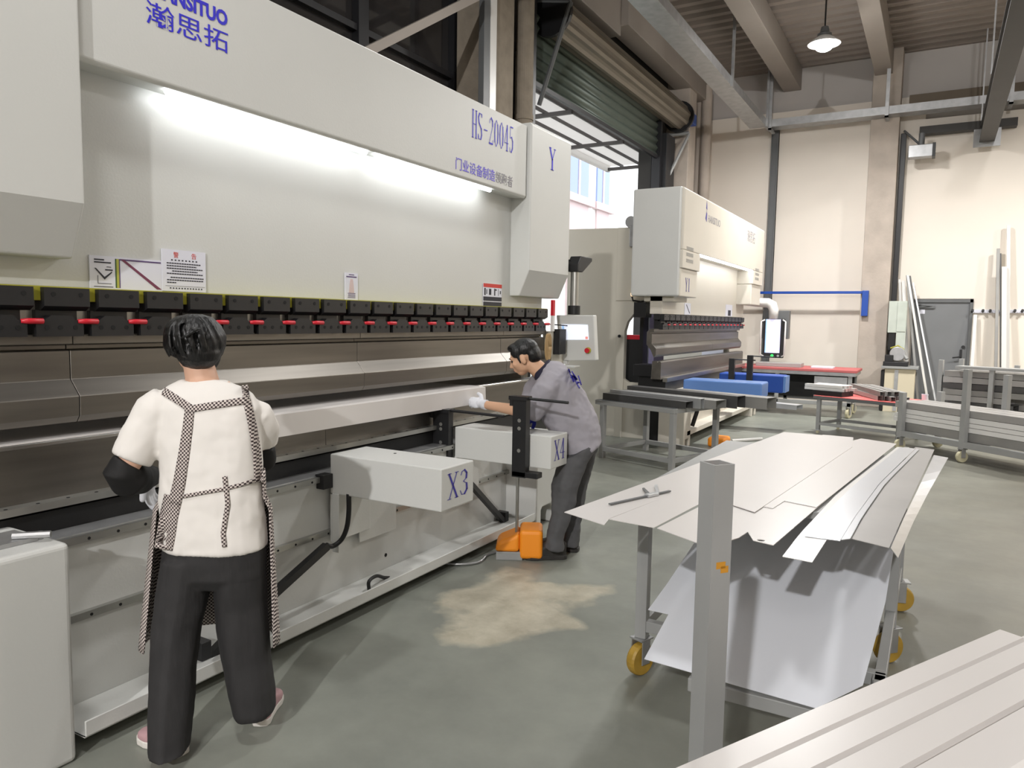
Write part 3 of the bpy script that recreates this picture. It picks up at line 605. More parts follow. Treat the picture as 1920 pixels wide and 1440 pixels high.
z = ay(1076, 508, YP+.05).z; MB().prism([(YP, z-.01), (YP+.1, z-.01), (YP+.3, z+.1), (YP+.3, z+.13), (YP+.06, z+.13), (YP, z+.06)], 'x', p.x-.05, p.x+.055).build('elbow', 'black_plastic', T, .006)
MB().box((-3.11, YP+.02, z+.03), (p.x-.03, YP+.1, z+.1)).build('arm', 'black_plastic', T, .005)
a = ay(1053, 676, YP); MB().box((a.x, YP+.01, a.z-.03), (a.x+.05, YP+.05, a.z)).box((a.x, YP-.08, a.z-.055), (a.x+.16, YP+.05, a.z-.04)).build('tray', 'white_paint', T, .003)
# ---- sheet being bent
t = MB().prism([(-3.32, 1.064), (-3.32, 1.067), (-2.81, 1.068), (-2.785, 1.062), (-2.78, .952), (-2.783, .952), (-2.788, 1.059), (-2.81, 1.065)], 'y', 2.15, 4.5)
tag(t.build('sheet_metal_profile', 'sheet_white', None, 0), 'long grey bent metal profile held at the dies between the two workers', 'metal profile')
tag(MB().box((-3.34, .62, 1.0625), (-2.888, 2.08, 1.0655)).build('flat_sheet', 'sheet_white'), 'pale flat sheet lying on the dies at the near end of the big press', 'metal sheet')
# ---- foot pedal
F = thing('foot_pedal', 'orange foot pedal with a steel carrying rod on the floor beside the press', 'foot pedal', (-2.30, 4.2, 0))
Mz = Matrix.Translation((-2.30, 4.17, 0)) @ Matrix.Rotation(R(28), 4, 'Z')
MB().box((-.15, -.10, 0), (.02, .1, .055), Mz).build('base', 'grey_paint', F, .004)
MB()._add([Mz @ Vector(v) for v in [(-.16, -.11, .055), (.0, -.11, .055), (.0, .11, .055), (-.16, .11, .055), (-.14, -.1, .12), (0, -.11, .18), (0, .11, .18), (-.14, .1, .12)]], [(0, 3, 2, 1), (4, 5, 6, 7), (0, 1, 5, 4), (1, 2, 6, 5), (2, 3, 7, 6), (3, 0, 4, 7)]).box((0, -.11, .01), (.15, .12, .2), Mz).build('hood', 'orange_plastic', F, .025, 4)
p = ay(961, 1000, 4.2); p2 = ay(960, 880, 4.2)
p0 = Mz @ Vector((-.02, -.03, .15)); MB().cyl(p0, (p0.x, p0.y, .58), .011, None, 10).build('carrying_rod', 'rail_steel', F)
MB().tube(spline([(-2.42, 4.15, .02), (-2.47, 4.05, .01), (-2.44, 3.9, .01), (-2.5, 3.8, .012), (-2.62, 3.74, .012)]), .008, 8).build('cable', 'galvanised', F, smooth=True)
# ================================================================== THE SMALL PRESS AT THE FAR END
mat('lilac_glow_paint', (160, 154, 192), .5)
P2 = thing('press_brake', 'smaller cream press brake standing at the open gateway beyond the big press', 'press brake', (-3.2, 11.2, 0))
BX = -3.0
MB().box((-3.12, 8.9, 1.645), (-2.96, 13.3, 2.6)).build('ram', 'cream_paint', P2, .004)
HX, z1 = -2.7, 3.165
MB().prism([(-3.25, 2.42), (HX, 2.42), (HX, 3.14), (HX-.03, z1), (-3.25, z1)], 'y', 8.82, 13.5).build('hood', 'cream_paint', P2, .012, 3)
for y0, y1 in [(8.82, 9.56), (12.75, 13.5)]:
    c = MB().box((-3.3, y0, 2.2), (HX, y1, 2.42)).build('cylinder_cover', 'cream_paint', P2, .008)
    MB().box((-3.3, y0+.005, 1.86), (HX-.02, y1-.03, 2.2)).build('lower_cover', 'cream_paint', c, .012, 3)
    v_ = MB()
    for k in range(3):
        for j in range(4): v_.box((HX+.0005, y0+.14+.0*j, 2.28+k*.075+j*.011), (HX+.002, y0+.43, 2.286+k*.075+j*.011))
    v_.build('vent', 'grey_paint', c)
MB().box((-3.34, 8.79, 1.86), (HX-.03, 8.835, 3.165)).build('side_cover', 'white_paint', P2, .03, 3)
MB().box((-3.2, 8.9, 1.8), (-2.82, 9.45, 1.87)).build('cover_base', 'beige_paint', P2, .004)
o = MB()
A, B = ax(1314, 474, HX), ax(1408, 502, HX)
o.box((HX-.06, A.y, 2.405), (HX-.005, 12.72, 2.425)).build('light_strip', 'light_strip', P2)
MB().box((-3.05, 8.85, 1.575), (-2.975, 13.28, 1.645)).build('clamp_rail', 'black_metal', P2)
MB().box((-3.06, 8.9, 1.455), (-2.99, 13.25, 1.575)).build('clamp_backing', 'black_metal', P2)
for k in range(19): clamp_unit(P2, 8.9+.2315*k, .205, -2.95, 1.455)
MB().prism(punch_profile(BX), 'y', 8.68, 11.3).build('punch_segment', 'tool_steel', P2, .002, 1)
MB().prism(punch_profile(BX), 'y', 11.303, 13.2).build('punch_segment', 'tool_steel', P2, .002, 1)
MB().prism(die_profile(BX), 'y', 8.85, 13.3).build('die', 'tool_steel', P2, .002, 1)
MB().box((-3.12, 9.0, 0), (-2.92, 13.2, .835)).build('bed', 'black_metal', P2)
MB().box((-2.94, 8.95, .8), (-2.88, 13.25, .85)).build('die_holder', 'bright_steel', P2)
MB().box((-2.92, 8.92, .12), (-2.8, 13.2, .68)).build('bed_panel', 'cream_paint', P2, .004)
MB().box((-2.8, 8.95, .62), (-2.775, 13.2, .65)).box((-2.8, 8.95, .34), (-2.775, 13.2, .37)).build('guide_rail', 'rail_steel', P2)
MB().box((-2.92, 9.0, .14), (-2.62, 13.1, .2)).build('plinth', 'cream_paint', P2, .004)
MB().prism([(8.86, 0), (8.93, 0), (8.93, .1), (9.07, .1), (9.07, 0), (9.15, 0), (9.15, .7), (8.86, .7)], 'x', -2.95, -2.62).build('leg', 'cream_paint', P2, .012, 3)
MB().prism([(12.6, 0), (12.68, 0), (12.68, .12), (12.85, .12), (12.85, 0), (12.95, 0), (12.95, .7), (12.6, .7)], 'x', -2.95, -2.6).build('leg', 'cream_paint', P2, .012, 3)
thr = [(-4.45, 0), (-4.45, 2.785), (-3.2, 2.76), (-3.2, 1.74), (-3.36, 1.70), (-3.47, 1.64), (-3.55, 1.54), (-3.585, 1.42), (-3.585, .78), (-3.52, .74), (-2.95, .74), (-2.95, 0)]
MB().prism(thr, 'y', 9.28, 9.36).build('side_frame', 'beige_paint', P2, .006)
rim = [(-3.70, 0.0), (-3.70, 1.8), (-3.2, 1.8), (-3.2, 1.74), (-3.36, 1.70), (-3.47, 1.64), (-3.55, 1.54), (-3.585, 1.42), (-3.585, .78), (-3.585, 0)]
MB().prism(rim, 'y', 9.262, 9.281).build('frame_rim', 'beige_paint', P2, .003)
MB().box((-3.72, 9.265, 1.82), (-3.2, 9.281, 2.77)).build('frame_panel', 'beige_paint', P2, .003)
MB().cyl((-3.655, 9.255, 1.35), (-3.655, 9.262, 1.35), .02).build('plug', 'dark_hole', P2)
MB().box((-4.45, 13.0, 0), (-3.12, 13.08, 2.78)).build('side_frame', 'beige_paint', P2, .006)
MB().box((-3.46, 9.5, .9), (-3.41, 9.7, 1.66)).build('guide_post', 'black_metal', P2); MB().box((-3.36, 8.98, 1.6), (-3.2, 9.2, 1.79)).build('cylinder_rod', 'black_metal', P2)
MB().box((-3.405, 9.72, .95), (-3.2, 9.75, 1.645)).build('gauge_panel', 'lilac_glow_paint', P2)  # lilac paint stands in for the light of the back gauge
MB().box((-4.2, 9.7, .2), (-3.5, 9.9, 1.3)).build('back_gauge', 'black_plastic', P2); MB().box((-4.2, 9.69, 1.3), (-3.5, 9.91, 1.36)).build('outside_red_strip', 'red_plastic', P2)  # red strip added for something red outside; black box keeps lower throat dark
MB().box((-3.30, 9.05, .55), (-3.08, 9.3, .98)).box((-3.35, 9.0, .85), (-3.05, 9.35, 1.0)).build('die_lift', 'black_metal', P2, .006)
MB().box((-3.55, 12.9, .8), (-3.18, 12.95, 1.62)).box((-3.36, 9.72, .86), (-3.18, 12.8, .90)).build('gauge_panel', 'paper', P2)
p = ay(1189, 420, 9.3)
MB().cyl((p.x-.02, 9.22, p.z+.02), (p.x-.02, 9.38, p.z+.02), .075).box((p.x-.02, 9.2, p.z-.3), (p.x+.09, 9.26, p.z-.03)).tube([(p.x, 9.3, p.z+.05), (p.x+.3, 9.3, p.z+.09)], .035).build('motor', 'galvanised', P2, .004)
p = ay(1187, 553, 9.2)
w = MB().tube([(p.x+.25, 9.25, p.z-.05), (p.x+.1, 9.22, p.z-.09), (p.x, 9.2, p.z-.07), (p.x-.02, 9.2, p.z)], .012, 8).build('work_light', 'black_plastic', P2)
MB().ell((p.x-.012, 9.19, p.z+.01), (.018, .018, .03)).build('bulb', 'amber_light', w, smooth=True)
roman('Y1', .16, on_x(HX-.018, ax(1287, 550, HX).y, 1.93), 'lettering', 'ink_navy', P2, squash=1.3, fat=.8)
p = ax(1324, 395, HX); q = ax(1332, 408, HX)
MB().prism([(p.y, p.z+.03), (p.y+.05, p.z+.02), (p.y+.02, p.z+.13)], 'x', HX+.0005, HX+.002).build('logo_mark', 'ink_navy', P2)
MB().prism([(p.y-.02, p.z-.1), (p.y+.04, p.z-.14), (p.y+.05, p.z-.03), (p.y+.02, p.z-.01)], 'x', HX+.0005, HX+.002).build('logo_mark', 'ink_navy', P2)
MB().box((HX+.0005, p.y+.025, p.z-.05), (HX+.0015, p.y+.032, p.z+.05)).build('logo_mark', 'ink_navy', P2)
letters('HANSITUO', .135, on_x(HX+.001, p.y+.1, p.z-.13), 'lettering', 'ink_grey', P2, squash=.95)
p = ax(1401, 450, HX); letters('瀚思拓', .2, on_x(HX+.001, p.y, p.z+.0), 'lettering', 'ink_grey', P2, squash=.95)
a, b = ax(1284, 590, -2.95), ax(1296, 569, -2.95); n1 = MB().box((-2.96, a.y, a.z), (-2.956, b.y, b.z)).build('notice', 'paper', P2)
MB().prism([(a.y+.06, b.z-.02), (a.y+.09, b.z-.02), (b.y-.02, a.z+.02), (b.y-.05, a.z+.02)], 'x', -2.956, -2.955).build('print', 'ink_black', n1)
a, b = ax(1361, 593, -2.95), ax(1374, 572, -2.95); n1 = MB().box((-2.96, a.y, a.z), (-2.956, b.y, b.z)).build('notice', 'paper', P2)
MB().box((-2.956, a.y+.15, a.z+.01), (-2.955, b.y-.1, a.z+.1)).build('print', 'ink_black', n1)
MB().tube([(-2.6, 9.4, .6), (-2.62, 9.4, .4), (-2.66, 9.35, .22)], .03, 6).build('hose', 'black_plastic', P2)
# blue follower arms of the small press
def blue_arm(Y0, Y1, x1, z0, z1, m, label):
    f = thing('sheet_follower', label, 'support arm', (-2.5, Y0, z0))
    MB().box((-2.77, Y0, z0), (x1, Y1, z1)).build('housing', m, f, .02, 3); return f
f = blue_arm(9.25, 9.66, -1.80, .64, .825, 'pale_blue_paint', 'pale blue support arm in front of the small cream press')
f = blue_arm(11.05, 11.4, -1.86, .56, .81, 'blue_paint', 'deep blue support arm with two black uprights before the small cream press')
MB().box((-1.862, 11.06, .57), (-1.83, 11.39, .80)).build('end_plate', 'pale_blue_paint', f)
for px, pt in ((1373, 672), (1407, 666)):
    p = ay(px, pt, 10.98); MB().box((p.x-.04, 10.95, .72), (p.x+.04, 11.02, p.z)).build('upright', 'black_metal', f, .004)
    MB().tube([(p.x, 10.98, p.z-.01), (p.x+.33, 10.98, p.z-.015)], .009, 6).build('support_rod', 'black_metal', f)
# CNC terminal on its swing arm
t = thing('cnc_terminal', 'upright lit CNC terminal with white side handles hanging by the small press', 'control terminal', (-2.45, 13.7, 1.1))
YT = 13.7
a, b = ay(1429, 664, YT), ay(1471, 598, YT)
MB().box((a.x, YT, a.z-.06), (b.x, YT+.09, b.z)).build('case', 'dark_frame', t, .01)
MB().box((a.x+.04, YT-.004, a.z+.03), (b.x-.06, YT, b.z-.01)).build('screen', 'screen_lilac', t)
MB().box((a.x+.04, YT-.006, a.z+.03), (a.x+.06, YT-.003, b.z-.01)).build('screen_strip', 'screen_detail', t)
MB().cyl((a.x+.17, YT-.012, a.z-.02), (a.x+.17, YT, a.z-.02), .025).build('green_button', 'green_light', t)
MB().cyl((a.x+.27, YT-.012, a.z-.02), (a.x+.27, YT, a.z-.02), .02).build('grey_button', 'galvanised', t)
for x in (a.x-.03, b.x+.03): MB().tube([(x+(.05 if x < a.x else -.05), YT-.01, b.z-.02), (x, YT-.05, b.z-.05), (x, YT-.05, a.z+.0), (x+(.05 if x < a.x else -.05), YT-.01, a.z-.03)], .014, 8).build('handle', 'profile_white', t, smooth=True)
p = ay(1449, 598, YT)
MB().tube([(p.x, YT+.05, p.z), (p.x, YT+.05, p.z+.16), (p.x-.03, YT+.05, p.z+.24), (p.x-.1, YT+.05, p.z+.28), (p.x-.4, YT+.05, p.z+.3), (p.x-.46, YT-.25, p.z+.3)], [.08, .085, .09, .085, .075, .07], 14).build('arm', 'profile_white', t, smooth=True)
MB().box((p.x-.2, YT+.12, p.z-.35), (p.x+.25, YT+.3, p.z+.15)).build('back_box', 'dark_grey_paint', t, .01)
# ================================================================== TABLES AND STOCK
def leg(parent, x, y, z0, z1, w=.05, m='grey_paint', Mx=None): return MB().box((x-w/2, y-w/2, z0), (x+w/2, y+w/2, z1), Mx).build('leg', m, parent, .003)
def caster(parent, x, y, h=.16, m='yellow_wheel', a=0):
    M_ = Matrix.Translation((x, y, 0)) @ Matrix.Rotation(a, 4, 'Z')
    c = MB().box((-.04, -.035, h-.008), (.04, .035, h), M_).box((-.03, -.034, .055), (.02, -.028, h), M_).box((-.03, .028, .055), (.02, .034, h), M_).build('caster', 'galvanised', parent, .002)
    r = h*.42; rings = [(r*.55, -.022), (r*.92, -.022), (r, -.012), (r, .012), (r*.92, .022), (r*.55, .022)]
    b = MB().lathe((0, 0, 0), rings, 24, 'y')
    for v in b.bm.verts: v.co = M_ @ (v.co + Vector((-.005, 0, r)))
    b.build('wheel', m, c, smooth=False)
    return c
# table by the bending man, with profiles on it
Ot = Vector((-2.32, 7.45, 0)); A18 = R(-18); E1 = Vector((cos(A18), sin(A18), 0)); E2 = Vector((-sin(A18), cos(A18), 0))
MT = Matrix.Translation(Ot) @ Matrix.Rotation(A18, 4, 'Z')
t = thing('steel_table', 'grey steel table stacked with metal profiles behind the bending man', 'table', Ot)
zt = .655
for x, y in ((0, 0), (-.95, 0), (0, .8), (-.95, .8)): leg(t, x, y, 0, zt-.05, .055, 'grey_paint', MT)
MB().box((-1.05, -.03, zt-.05), (.03, .02, zt), MT).box((-1.05, .9, zt-.05), (.03, .95, zt), MT).box((-.02, .02, zt-.05), (.03, .9, zt), MT).box((-1.05, .02, zt-.05), (-1.0, .9, zt), MT).build('top_frame', 'grey_paint', t, .003)
MB().box((-1.04, -.02, zt), (.02, .94, zt+.004), MT).build('table_top', 'dark_grey_paint', t)
MB().box((-.93, -.02, .08), (-.025, .02, .13), MT).build('stretcher', 'grey_paint', t, .003)
MB().box((-.93, .78, .08), (-.025, .82, .13), MT).build('stretcher', 'grey_paint', t, .003)
MB().box((-.97, .03, .08), (-.93, .77, .13), MT).build('stretcher', 'grey_paint', t, .003)
MB().box((-.02, .03, .08), (.02, .77, .13), MT).build('stretcher', 'grey_paint', t, .003)
def channel(name, p, q, w, h, m, label, cat='metal profile', group=None, thick=.003, up=Vector((0, 0, 1)), openup=False):
    """a bent sheet channel from p to q (lower near edge), w deep, h high"""
    p, q = Vector(p), Vector(q); d = (q-p).normalized(); s = up.cross(d).normalized(); u = d.cross(s).normalized()
    if u.z < 0: u = -u
    prof = [(0, 0), (w, 0), (w, h), (w-thick, h), (w-thick, thick), (thick, thick), (thick, h), (0, h)] if openup else [(0, 0), (thick, 0), (thick, h-thick), (w-thick, h-thick), (w-thick, 0), (w, 0), (w, h), (0, h)]
    r0 = [p + s*a + u*b for a, b in prof]; r1 = [q + s*a + u*b for a, b in prof]
    n = len(prof); mb = MB(); mb._add(r0+r1, [(i, (i+1) % n, n+(i+1) % n, n+i) for i in range(n)])
    for o_ in (0, n):
        F = [(0, 1, 6, 7), (1, 2, 5, 6)] if False else ([(7, 0, 1, 2), (7, 2, 3, 6), (6, 3, 4, 5)] if not openup else [(0, 1, 4, 5), (0, 5, 6, 7), (1, 2, 3, 4)])
        mb.bm.verts.ensure_lookup_table(); base = len(mb.bm.verts)-2*n
        for f in F:
            try: mb.bm.faces.new([mb.bm.verts[base+o_+i] for i in f])
            except ValueError: pass
    o = mb.build(name, m); return tag(o, label, cat, group)
zt += .005
G = 'profiles on the table behind the bending man'
def on_t(u, v, z=0): return Ot + E1*u + E2*v + Vector((0, 0, zt+z))
channel('metal_profile', on_t(-.98, .02), on_t(.12, .04), .13, .075, 'profile_dark', 'dark glossy channel lying frontmost on the table behind the bending man', group=G)
channel('metal_profile', on_t(-1.0, .165), on_t(.2, .185), .07, .105, 'aluminium', 'pale silver channel just behind the dark one on the table behind the man', group=G)
channel('metal_profile', on_t(-1.0, .26), on_t(.32, .28), .2, .09, 'profile_grey', 'wide grey channel in the middle of the table behind the bending man', group=G)
channel('metal_profile', on_t(-1.02, .50), on_t(.42, .52), .16, .13, 'profile_dark', 'tall dark grey channel towards the back of the table behind the man', group=G)
channel('metal_profile', on_t(-.5, .69), on_t(.65, .71), .2, .12, 'profile_grey', 'grey channel sticking furthest past the end of the table behind the man', group=G)
channel('metal_profile', on_t(-.3, .93), on_t(.85, .95), .14, .05, 'sheet_satin', 'low pale channel at the back edge of the table behind the man', group=G)
# sheet cart in front
K = thing('sheet_cart', 'grey wheeled steel cart with a lower shelf carrying large cut sheets', 'cart', (-.57, 3.75, 0))
xs, ys = (-1.05, -.11), (3.03, 4.52); zc = .835
for x, y in ((xs[0], ys[0]), (xs[0], ys[1]), (xs[1], 2.98), (xs[1], ys[1]-.05), (xs[1], 3.75)): leg(K, x, y, .17 if y != 2.98 else .2, zc-.03 if y != 2.98 else .25, .05)
MB().box((xs[0]-.03, ys[0]-.03, zc-.03), (xs[1]+.03, ys[1]+.03, zc)).build('top_frame', 'grey_paint', K, .003)
for lo, hi in [((xs[0]-.02, ys[0]-.02, .2), (xs[1]+.02, ys[0]+.02, .25)), ((xs[0]-.02, ys[1]-.02, .2), (xs[1]+.02, ys[1]+.02, .25)), ((xs[0]-.02, ys[0]+.02, .2), (xs[0]+.02, ys[1]-.02, .25)), ((xs[1]-.02, ys[0]+.02, .2), (xs[1]+.02, ys[1]-.02, .25))]:
    MB().box(lo, hi).build('shelf_rail', 'grey_paint', K, .003)
for x, y, a in ((xs[0], ys[0], 1.2), (xs[1]+.02, ys[1]-.05, .3), (xs[0], ys[1], .9), (xs[1], 3.75, .8)): caster(K, x, y, .17, 'yellow_wheel', a)
def sheet(name, pts, z, m, label, t=.0022, cat='metal sheet', group=None):
    pts = [az(p[0], p[1], z) if p[1] > 20 else Vector((p[0], p[1], z)) for p in pts]
    mb = MB().solid([(p.x, p.y, z) for p in pts], t); mb.bm.normal_update(); bmesh.ops.triangulate(mb.bm, faces=[f for f in mb.bm.faces if len(f.verts) > 4], ngon_method='EAR_CLIP')
    return tag(mb.build(name, m), label, cat, group)
sheet('metal_sheet', [(1058, 960), (1133, 984), (1143, 972), (1545, 816), (1470, 810)], .848, 'sheet_white', 'long white sheet on the outer edge of the cart carrying the steel caliper')
sheet('metal_sheet', [(1142, 973), (1226, 989), (1313, 944), (1372, 946), (1415, 960), (1598, 838), (1600, 820), (1543, 815)], .8505, 'sheet_white', 'white sheet overlapping the caliper sheet and ending at a square corner')
sheet('metal_sheet', [(1232, 990), (1330, 1026), (1385, 1008), (1402, 997), (1412, 1013), (1450, 1022), (1535, 949), (1655, 850), (1560, 832), (1360, 925)], .8455, 'sheet_white', 'broad notched white sheet jutting out behind the grey post')
ho = bpy.data.objects['metal_sheet.002']; hp_ = az(1427, 1013, .8455)
cut = MB().cyl((hp_.x, hp_.y, .8), (hp_.x, hp_.y, .9), .012, None, 20)
def punch(o, c):
    cm = bpy.data.meshes.new('cut'); bmesh.ops.recalc_face_normals(c.bm, faces=c.bm.faces); c.bm.to_mesh(cm); c.bm.free(); co = bpy.data.objects.new('cut', cm); COL.objects.link(co)
    m = o.modifiers.new('hole', 'BOOLEAN'); m.operation = 'DIFFERENCE'; m.object = co; m.solver = 'EXACT'; bpy.context.view_layer.update()
    me = bpy.data.meshes.new_from_object(o.evaluated_get(bpy.context.evaluated_depsgraph_get())); o.modifiers.clear(); o.data = me; bpy.data.objects.remove(co)
punch(ho, cut)
sheet('metal_sheet', [(1430, 949), (1449, 953), (1471, 939), (1531, 951), (1681, 832), (1615, 822), (1600, 826)], .8485, 'sheet_white', 'white sheet with a stepped end lying topmost on the cart')
def strip(name, left, right, m, label, t=.002, cat='metal sheet'):
    L_ = [Vector(p) for p in left]; R_ = [Vector(p) for p in right]; rows = []
    n = 14
    def at(P, f):
        f *= len(P)-1; i = min(int(f), len(P)-2); return P[i].lerp(P[i+1], f-i)
    for k in range(n+1): rows.append([at(L_, k/n), at(R_, k/n)])
    o = MB().grid(rows).build(name, m, None, 0, smooth=False); so = o.modifiers.new('thick', 'SOLIDIFY'); so.thickness = t; so.offset = -1
    return tag(o, label, cat)
strip('metal_sheet', [az(1467, 1043, .826), az(1500, 1000, .836), az(1570, 925, .8385), az(1682, 838, .8385)], [az(1523, 1054, .826), az(1550, 1012, .836), az(1610, 930, .8385), az(1705, 839, .8385)], 'profile_white', 'bright white strip peeping out lowest among the sagging sheets of the cart')
strip('metal_sheet', [az(1509, 1005, .838), az(1545, 965, .841), az(1600, 910, .843), az(1688, 838, .846)], [az(1575, 1014, .838), az(1602, 970, .841), az(1650, 905, .843), az(1716, 841, .846)], 'sheet_satin', 'silvery sheet sagging beside the stepped white sheet on the cart')
strip('metal_sheet', [az(1577, 1012, .845), az(1604, 968, .848), az(1652, 904, .850), az(1718, 841, .851)], [az(1594, 1010, .845), az(1617, 968, .848), az(1660, 906, .850), az(1724, 842, .851)], 'sheet_satin', 'thin raised silver strip between two sagging sheets of the cart')
strip('metal_sheet', [az(1594, 1009, .838), az(1620, 968, .841), az(1662, 905, .843), az(1716, 838, .846)], [az(1667, 1027, .832), az(1690, 975, .838), az(1716, 920, .842), az(1752, 843, .846)], 'sheet_grey', 'pale grey sheet sagging along the aisle side of the cart')
strip('metal_sheet', [az(1670, 1027, .825), az(1695, 970, .83), az(1722, 915, .836), az(1751, 853, .838)], [az(1684, 1046, .79), az(1712, 980, .80), az(1740, 925, .815), az(1778, 858, .832)], 'sheet_satin', 'narrow bent strip curving down over the aisle side of the cart')
mat('sheet_zinc', (232, 235, 242), .38, .12)
def slope_sheet(pts, lift, label):
    nrm = Vector((0, .4, -1)).normalized()
    mb = MB().solid([Vector((x, y_, .262 + lift + .4*(y_-2.6))) for x, y_ in pts], .0022, nrm); mb.bm.normal_update()
    bmesh.ops.triangulate(mb.bm, faces=[f for f in mb.bm.faces if len(f.verts) > 4], ngon_method='EAR_CLIP')
    return tag(mb.build('metal_sheet', 'sheet_zinc'), label, 'metal sheet')
slope_sheet([(-.894, 2.617), (-.88, 2.855), (-.86, 3.2), (-.86, 3.69), (-.10, 3.69), (-.113, 3.146), (-.151, 2.731), (-.28, 2.593)], .004, 'large bright sheet propped aslant on the lower level of the cart')
slope_sheet([(-.70, 2.86), (-.968, 2.861), (-.943, 3.02), (-.91, 3.295), (-.91, 3.69), (-.70, 3.69)], 0, 'bright sheet peeping out under the large slanted sheet of the cart')
MB().box((-.72, 2.60, .2), (-.09, 2.635, .25)).build('shelf_rail', 'grey_paint', K, .003)
for X in (-.7, -.11): MB().box((X-.02, 2.64, .2), (X+.02, 3.03, .25)).build('shelf_rail', 'grey_paint', K, .003)
MB().box((-1.0, 3.70, .66), (-.14, 3.73, .69)).box((-.98, 3.70, .69), (-.95, 3.73, .81)).box((-.2, 3.70, .69), (-.17, 3.73, .81)).build('back_rest', 'grey_paint', K, .003)
# caliper on the sheet
c_ = thing('caliper', 'long steel caliper lying on the white sheet at the outer edge of the cart', 'caliper', az(1200, 938, .85))
zk = .8502; a, b = az(1143, 947, zk), az(1256, 922, zk); d = (b-a).normalized(); n = Vector((-d.y, d.x, 0)); up = Vector((0, 0, 1))
MB().solid([a-n*.006+up*.006, b-n*.006+up*.006, b+n*.006+up*.006, a+n*.006+up*.006], .005).build('beam', 'dark_grey_paint', c_)
e = az(1221, 930, zk); 
MB().solid([e-d*.03-n*.012+up*.011, e+d*.035-n*.012+up*.011, e+d*.035+n*.012+up*.011, e-d*.03+n*.012+up*.011], .011).build('slider', 'aluminium', c_, .001)
f1 = az(1229, 912, zk); f2 = az(1206, 918, zk)
MB().solid([e+d*.03+up*.008, e+d*.05+up*.008, f1+d*.012+up*.008, f1-d*.008+up*.008], .006).build('jaw', 'aluminium', c_)
MB().solid([e-d*.02+up*.008, e-d*.0+up*.008, f2+d*.006+up*.008, f2-d*.006+up*.008], .006).build('jaw', 'dark_grey_paint', c_)
# foreground post and bent panels on their own cart
ef = Vector((.466, .885, 0)); ff = Vector((.885, -.466, 0))
Q = thing('profile_cart', 'grey square steel post of a cart beside the ribbed white panels', 'cart', (-.395, 1.593, 0))
MP = Matrix.Translation((-.397, 1.60, 0)) @ Matrix.Rotation(R(-38), 4, 'Z')
tube = MB(); w_ = .026; wi = .0225
for lo, hi in [((-w_, -w_, 0), (w_, -wi, 1.248)), ((-w_, wi, 0), (w_, w_, 1.248)), ((-w_, -wi, 0), (-wi, wi, 1.248)), ((wi, -wi, 0), (w_, wi, 1.248))]: tube.box(lo, hi, MP)
po = tube.build('post', 'grey_paint', Q)
MB().box((-wi, -wi, 1.2), (wi, wi, 1.235), MP).build('rusty_inside', 'rust', po)
MB().box((w_, -.012, 1.02), (w_+.0006, .012, 1.035), MP).box((w_, .0, 1.01), (w_+.0006, .02, 1.025), MP).build('chip', 'orange_paint_chip', po)
Pp = Vector((-.397, 1.60, 0))
for k, L_ in ((0, 0), (1, 1)):
    pass
b0 = Pp + ff*.3
MB()._add([b0 + ff*.0 - ef*.9 + up*.70, b0 + ff*.9 - ef*.9 + up*.70, b0 + ff*.9 + ef*.6 + up*.70, b0 + ef*.6 + up*.70, b0 - ef*.9 + up*.75, b0 + ff*.9 - ef*.9 + up*.75, b0 + ff*.9 + ef*.6 + up*.75, b0 + ef*.6 + up*.75], [(0, 3, 2, 1), (4, 5, 6, 7), (0, 1, 5, 4), (1, 2, 6, 5), (2, 3, 7, 6), (3, 0, 4, 7)]).build('deck', 'grey_paint', Q)
for a_, b_ in ((.9, -.9), (.1, -.9), (.9, .5)):
    p = b0 + ff*a_ + ef*b_; MB().box((p.x-.025, p.y-.025, 0), (p.x+.025, p.y+.025, .7)).build('leg', 'grey_paint', Q)
def ribbed(start, length, prof, z, label, m='sheet_white'):
    rows = []
    for s in (-1.2, length): rows.append([start + ef*s + ff*a + up*(z+h) for a, h in prof])
    o = MB().grid(rows).build('ribbed_panel', m, None); so = o.modifiers.new('thick', 'SOLIDIFY'); so.thickness = .0025; so.offset = -1
    return tag(o, label, 'metal panel')
s0 = az(1875, 1180, .80); s0 = Vector((s0.x, s0.y, 0))
ribbed(s0, 0, [(0, 0), (.052, -.001), (.056, -.012), (.064, -.012), (.068, .002), (.12, .002), (.124, -.010), (.131, -.010), (.135, .004), (.2, .004), (.204, -.008), (.212, -.008), (.216, .006), (.30, .006), (.34, -.01), (.42, -.01)], .80, 'white ribbed panel running off the corner beside the grey post')
ribbed(s0 + ff*.03 + ef*.12, 0, [(0, 0), (.14, 0), (.16, .004), (.42, .004)], .782, 'white panel peeping out under the ribbed one beside the grey post')
# ---- small red-topped table in mid hall
Om = Vector((-1.40, 11.3, 0)); A2 = R(-20); MM = Matrix.Translation(Om) @ Matrix.Rotation(A2, 4, 'Z')
t = thing('worktable', 'small red-topped steel table in mid hall carrying bundles of profiles', 'table', Om)
zm = .545
for x, y in ((0, 0), (1.1, 0), (0, .62), (1.1, .62)): leg(t, x, y, .05, zm-.04, .05, 'grey_paint', MM)
MB().box((-.06, -.06, zm-.05), (1.2, .7, zm-.008), MM).build('top_frame', 'dark_grey_paint', t, .003)
MB().box((-.06, -.06, zm-.008), (1.2, .7, zm), MM).build('table_top', 'bright_red_rubber', t, .002)
for lo, hi in [((.025, -.02, .12), (1.075, .02, .16)), ((.025, .6, .12), (1.075, .64, .16)), ((1.08, .02, .12), (1.12, .6, .16)), ((-.02, .02, .12), (.02, .6, .16))]: MB().box(lo, hi, MM).build('stretcher', 'grey_paint', t, .002)
for x, y in ((0, 0), (1.1, 0), (0, .62), (1.1, .62)):
    p = MM @ Vector((x, y, 0)); caster(t, p.x, p.y, .05, 'pale_wheel')
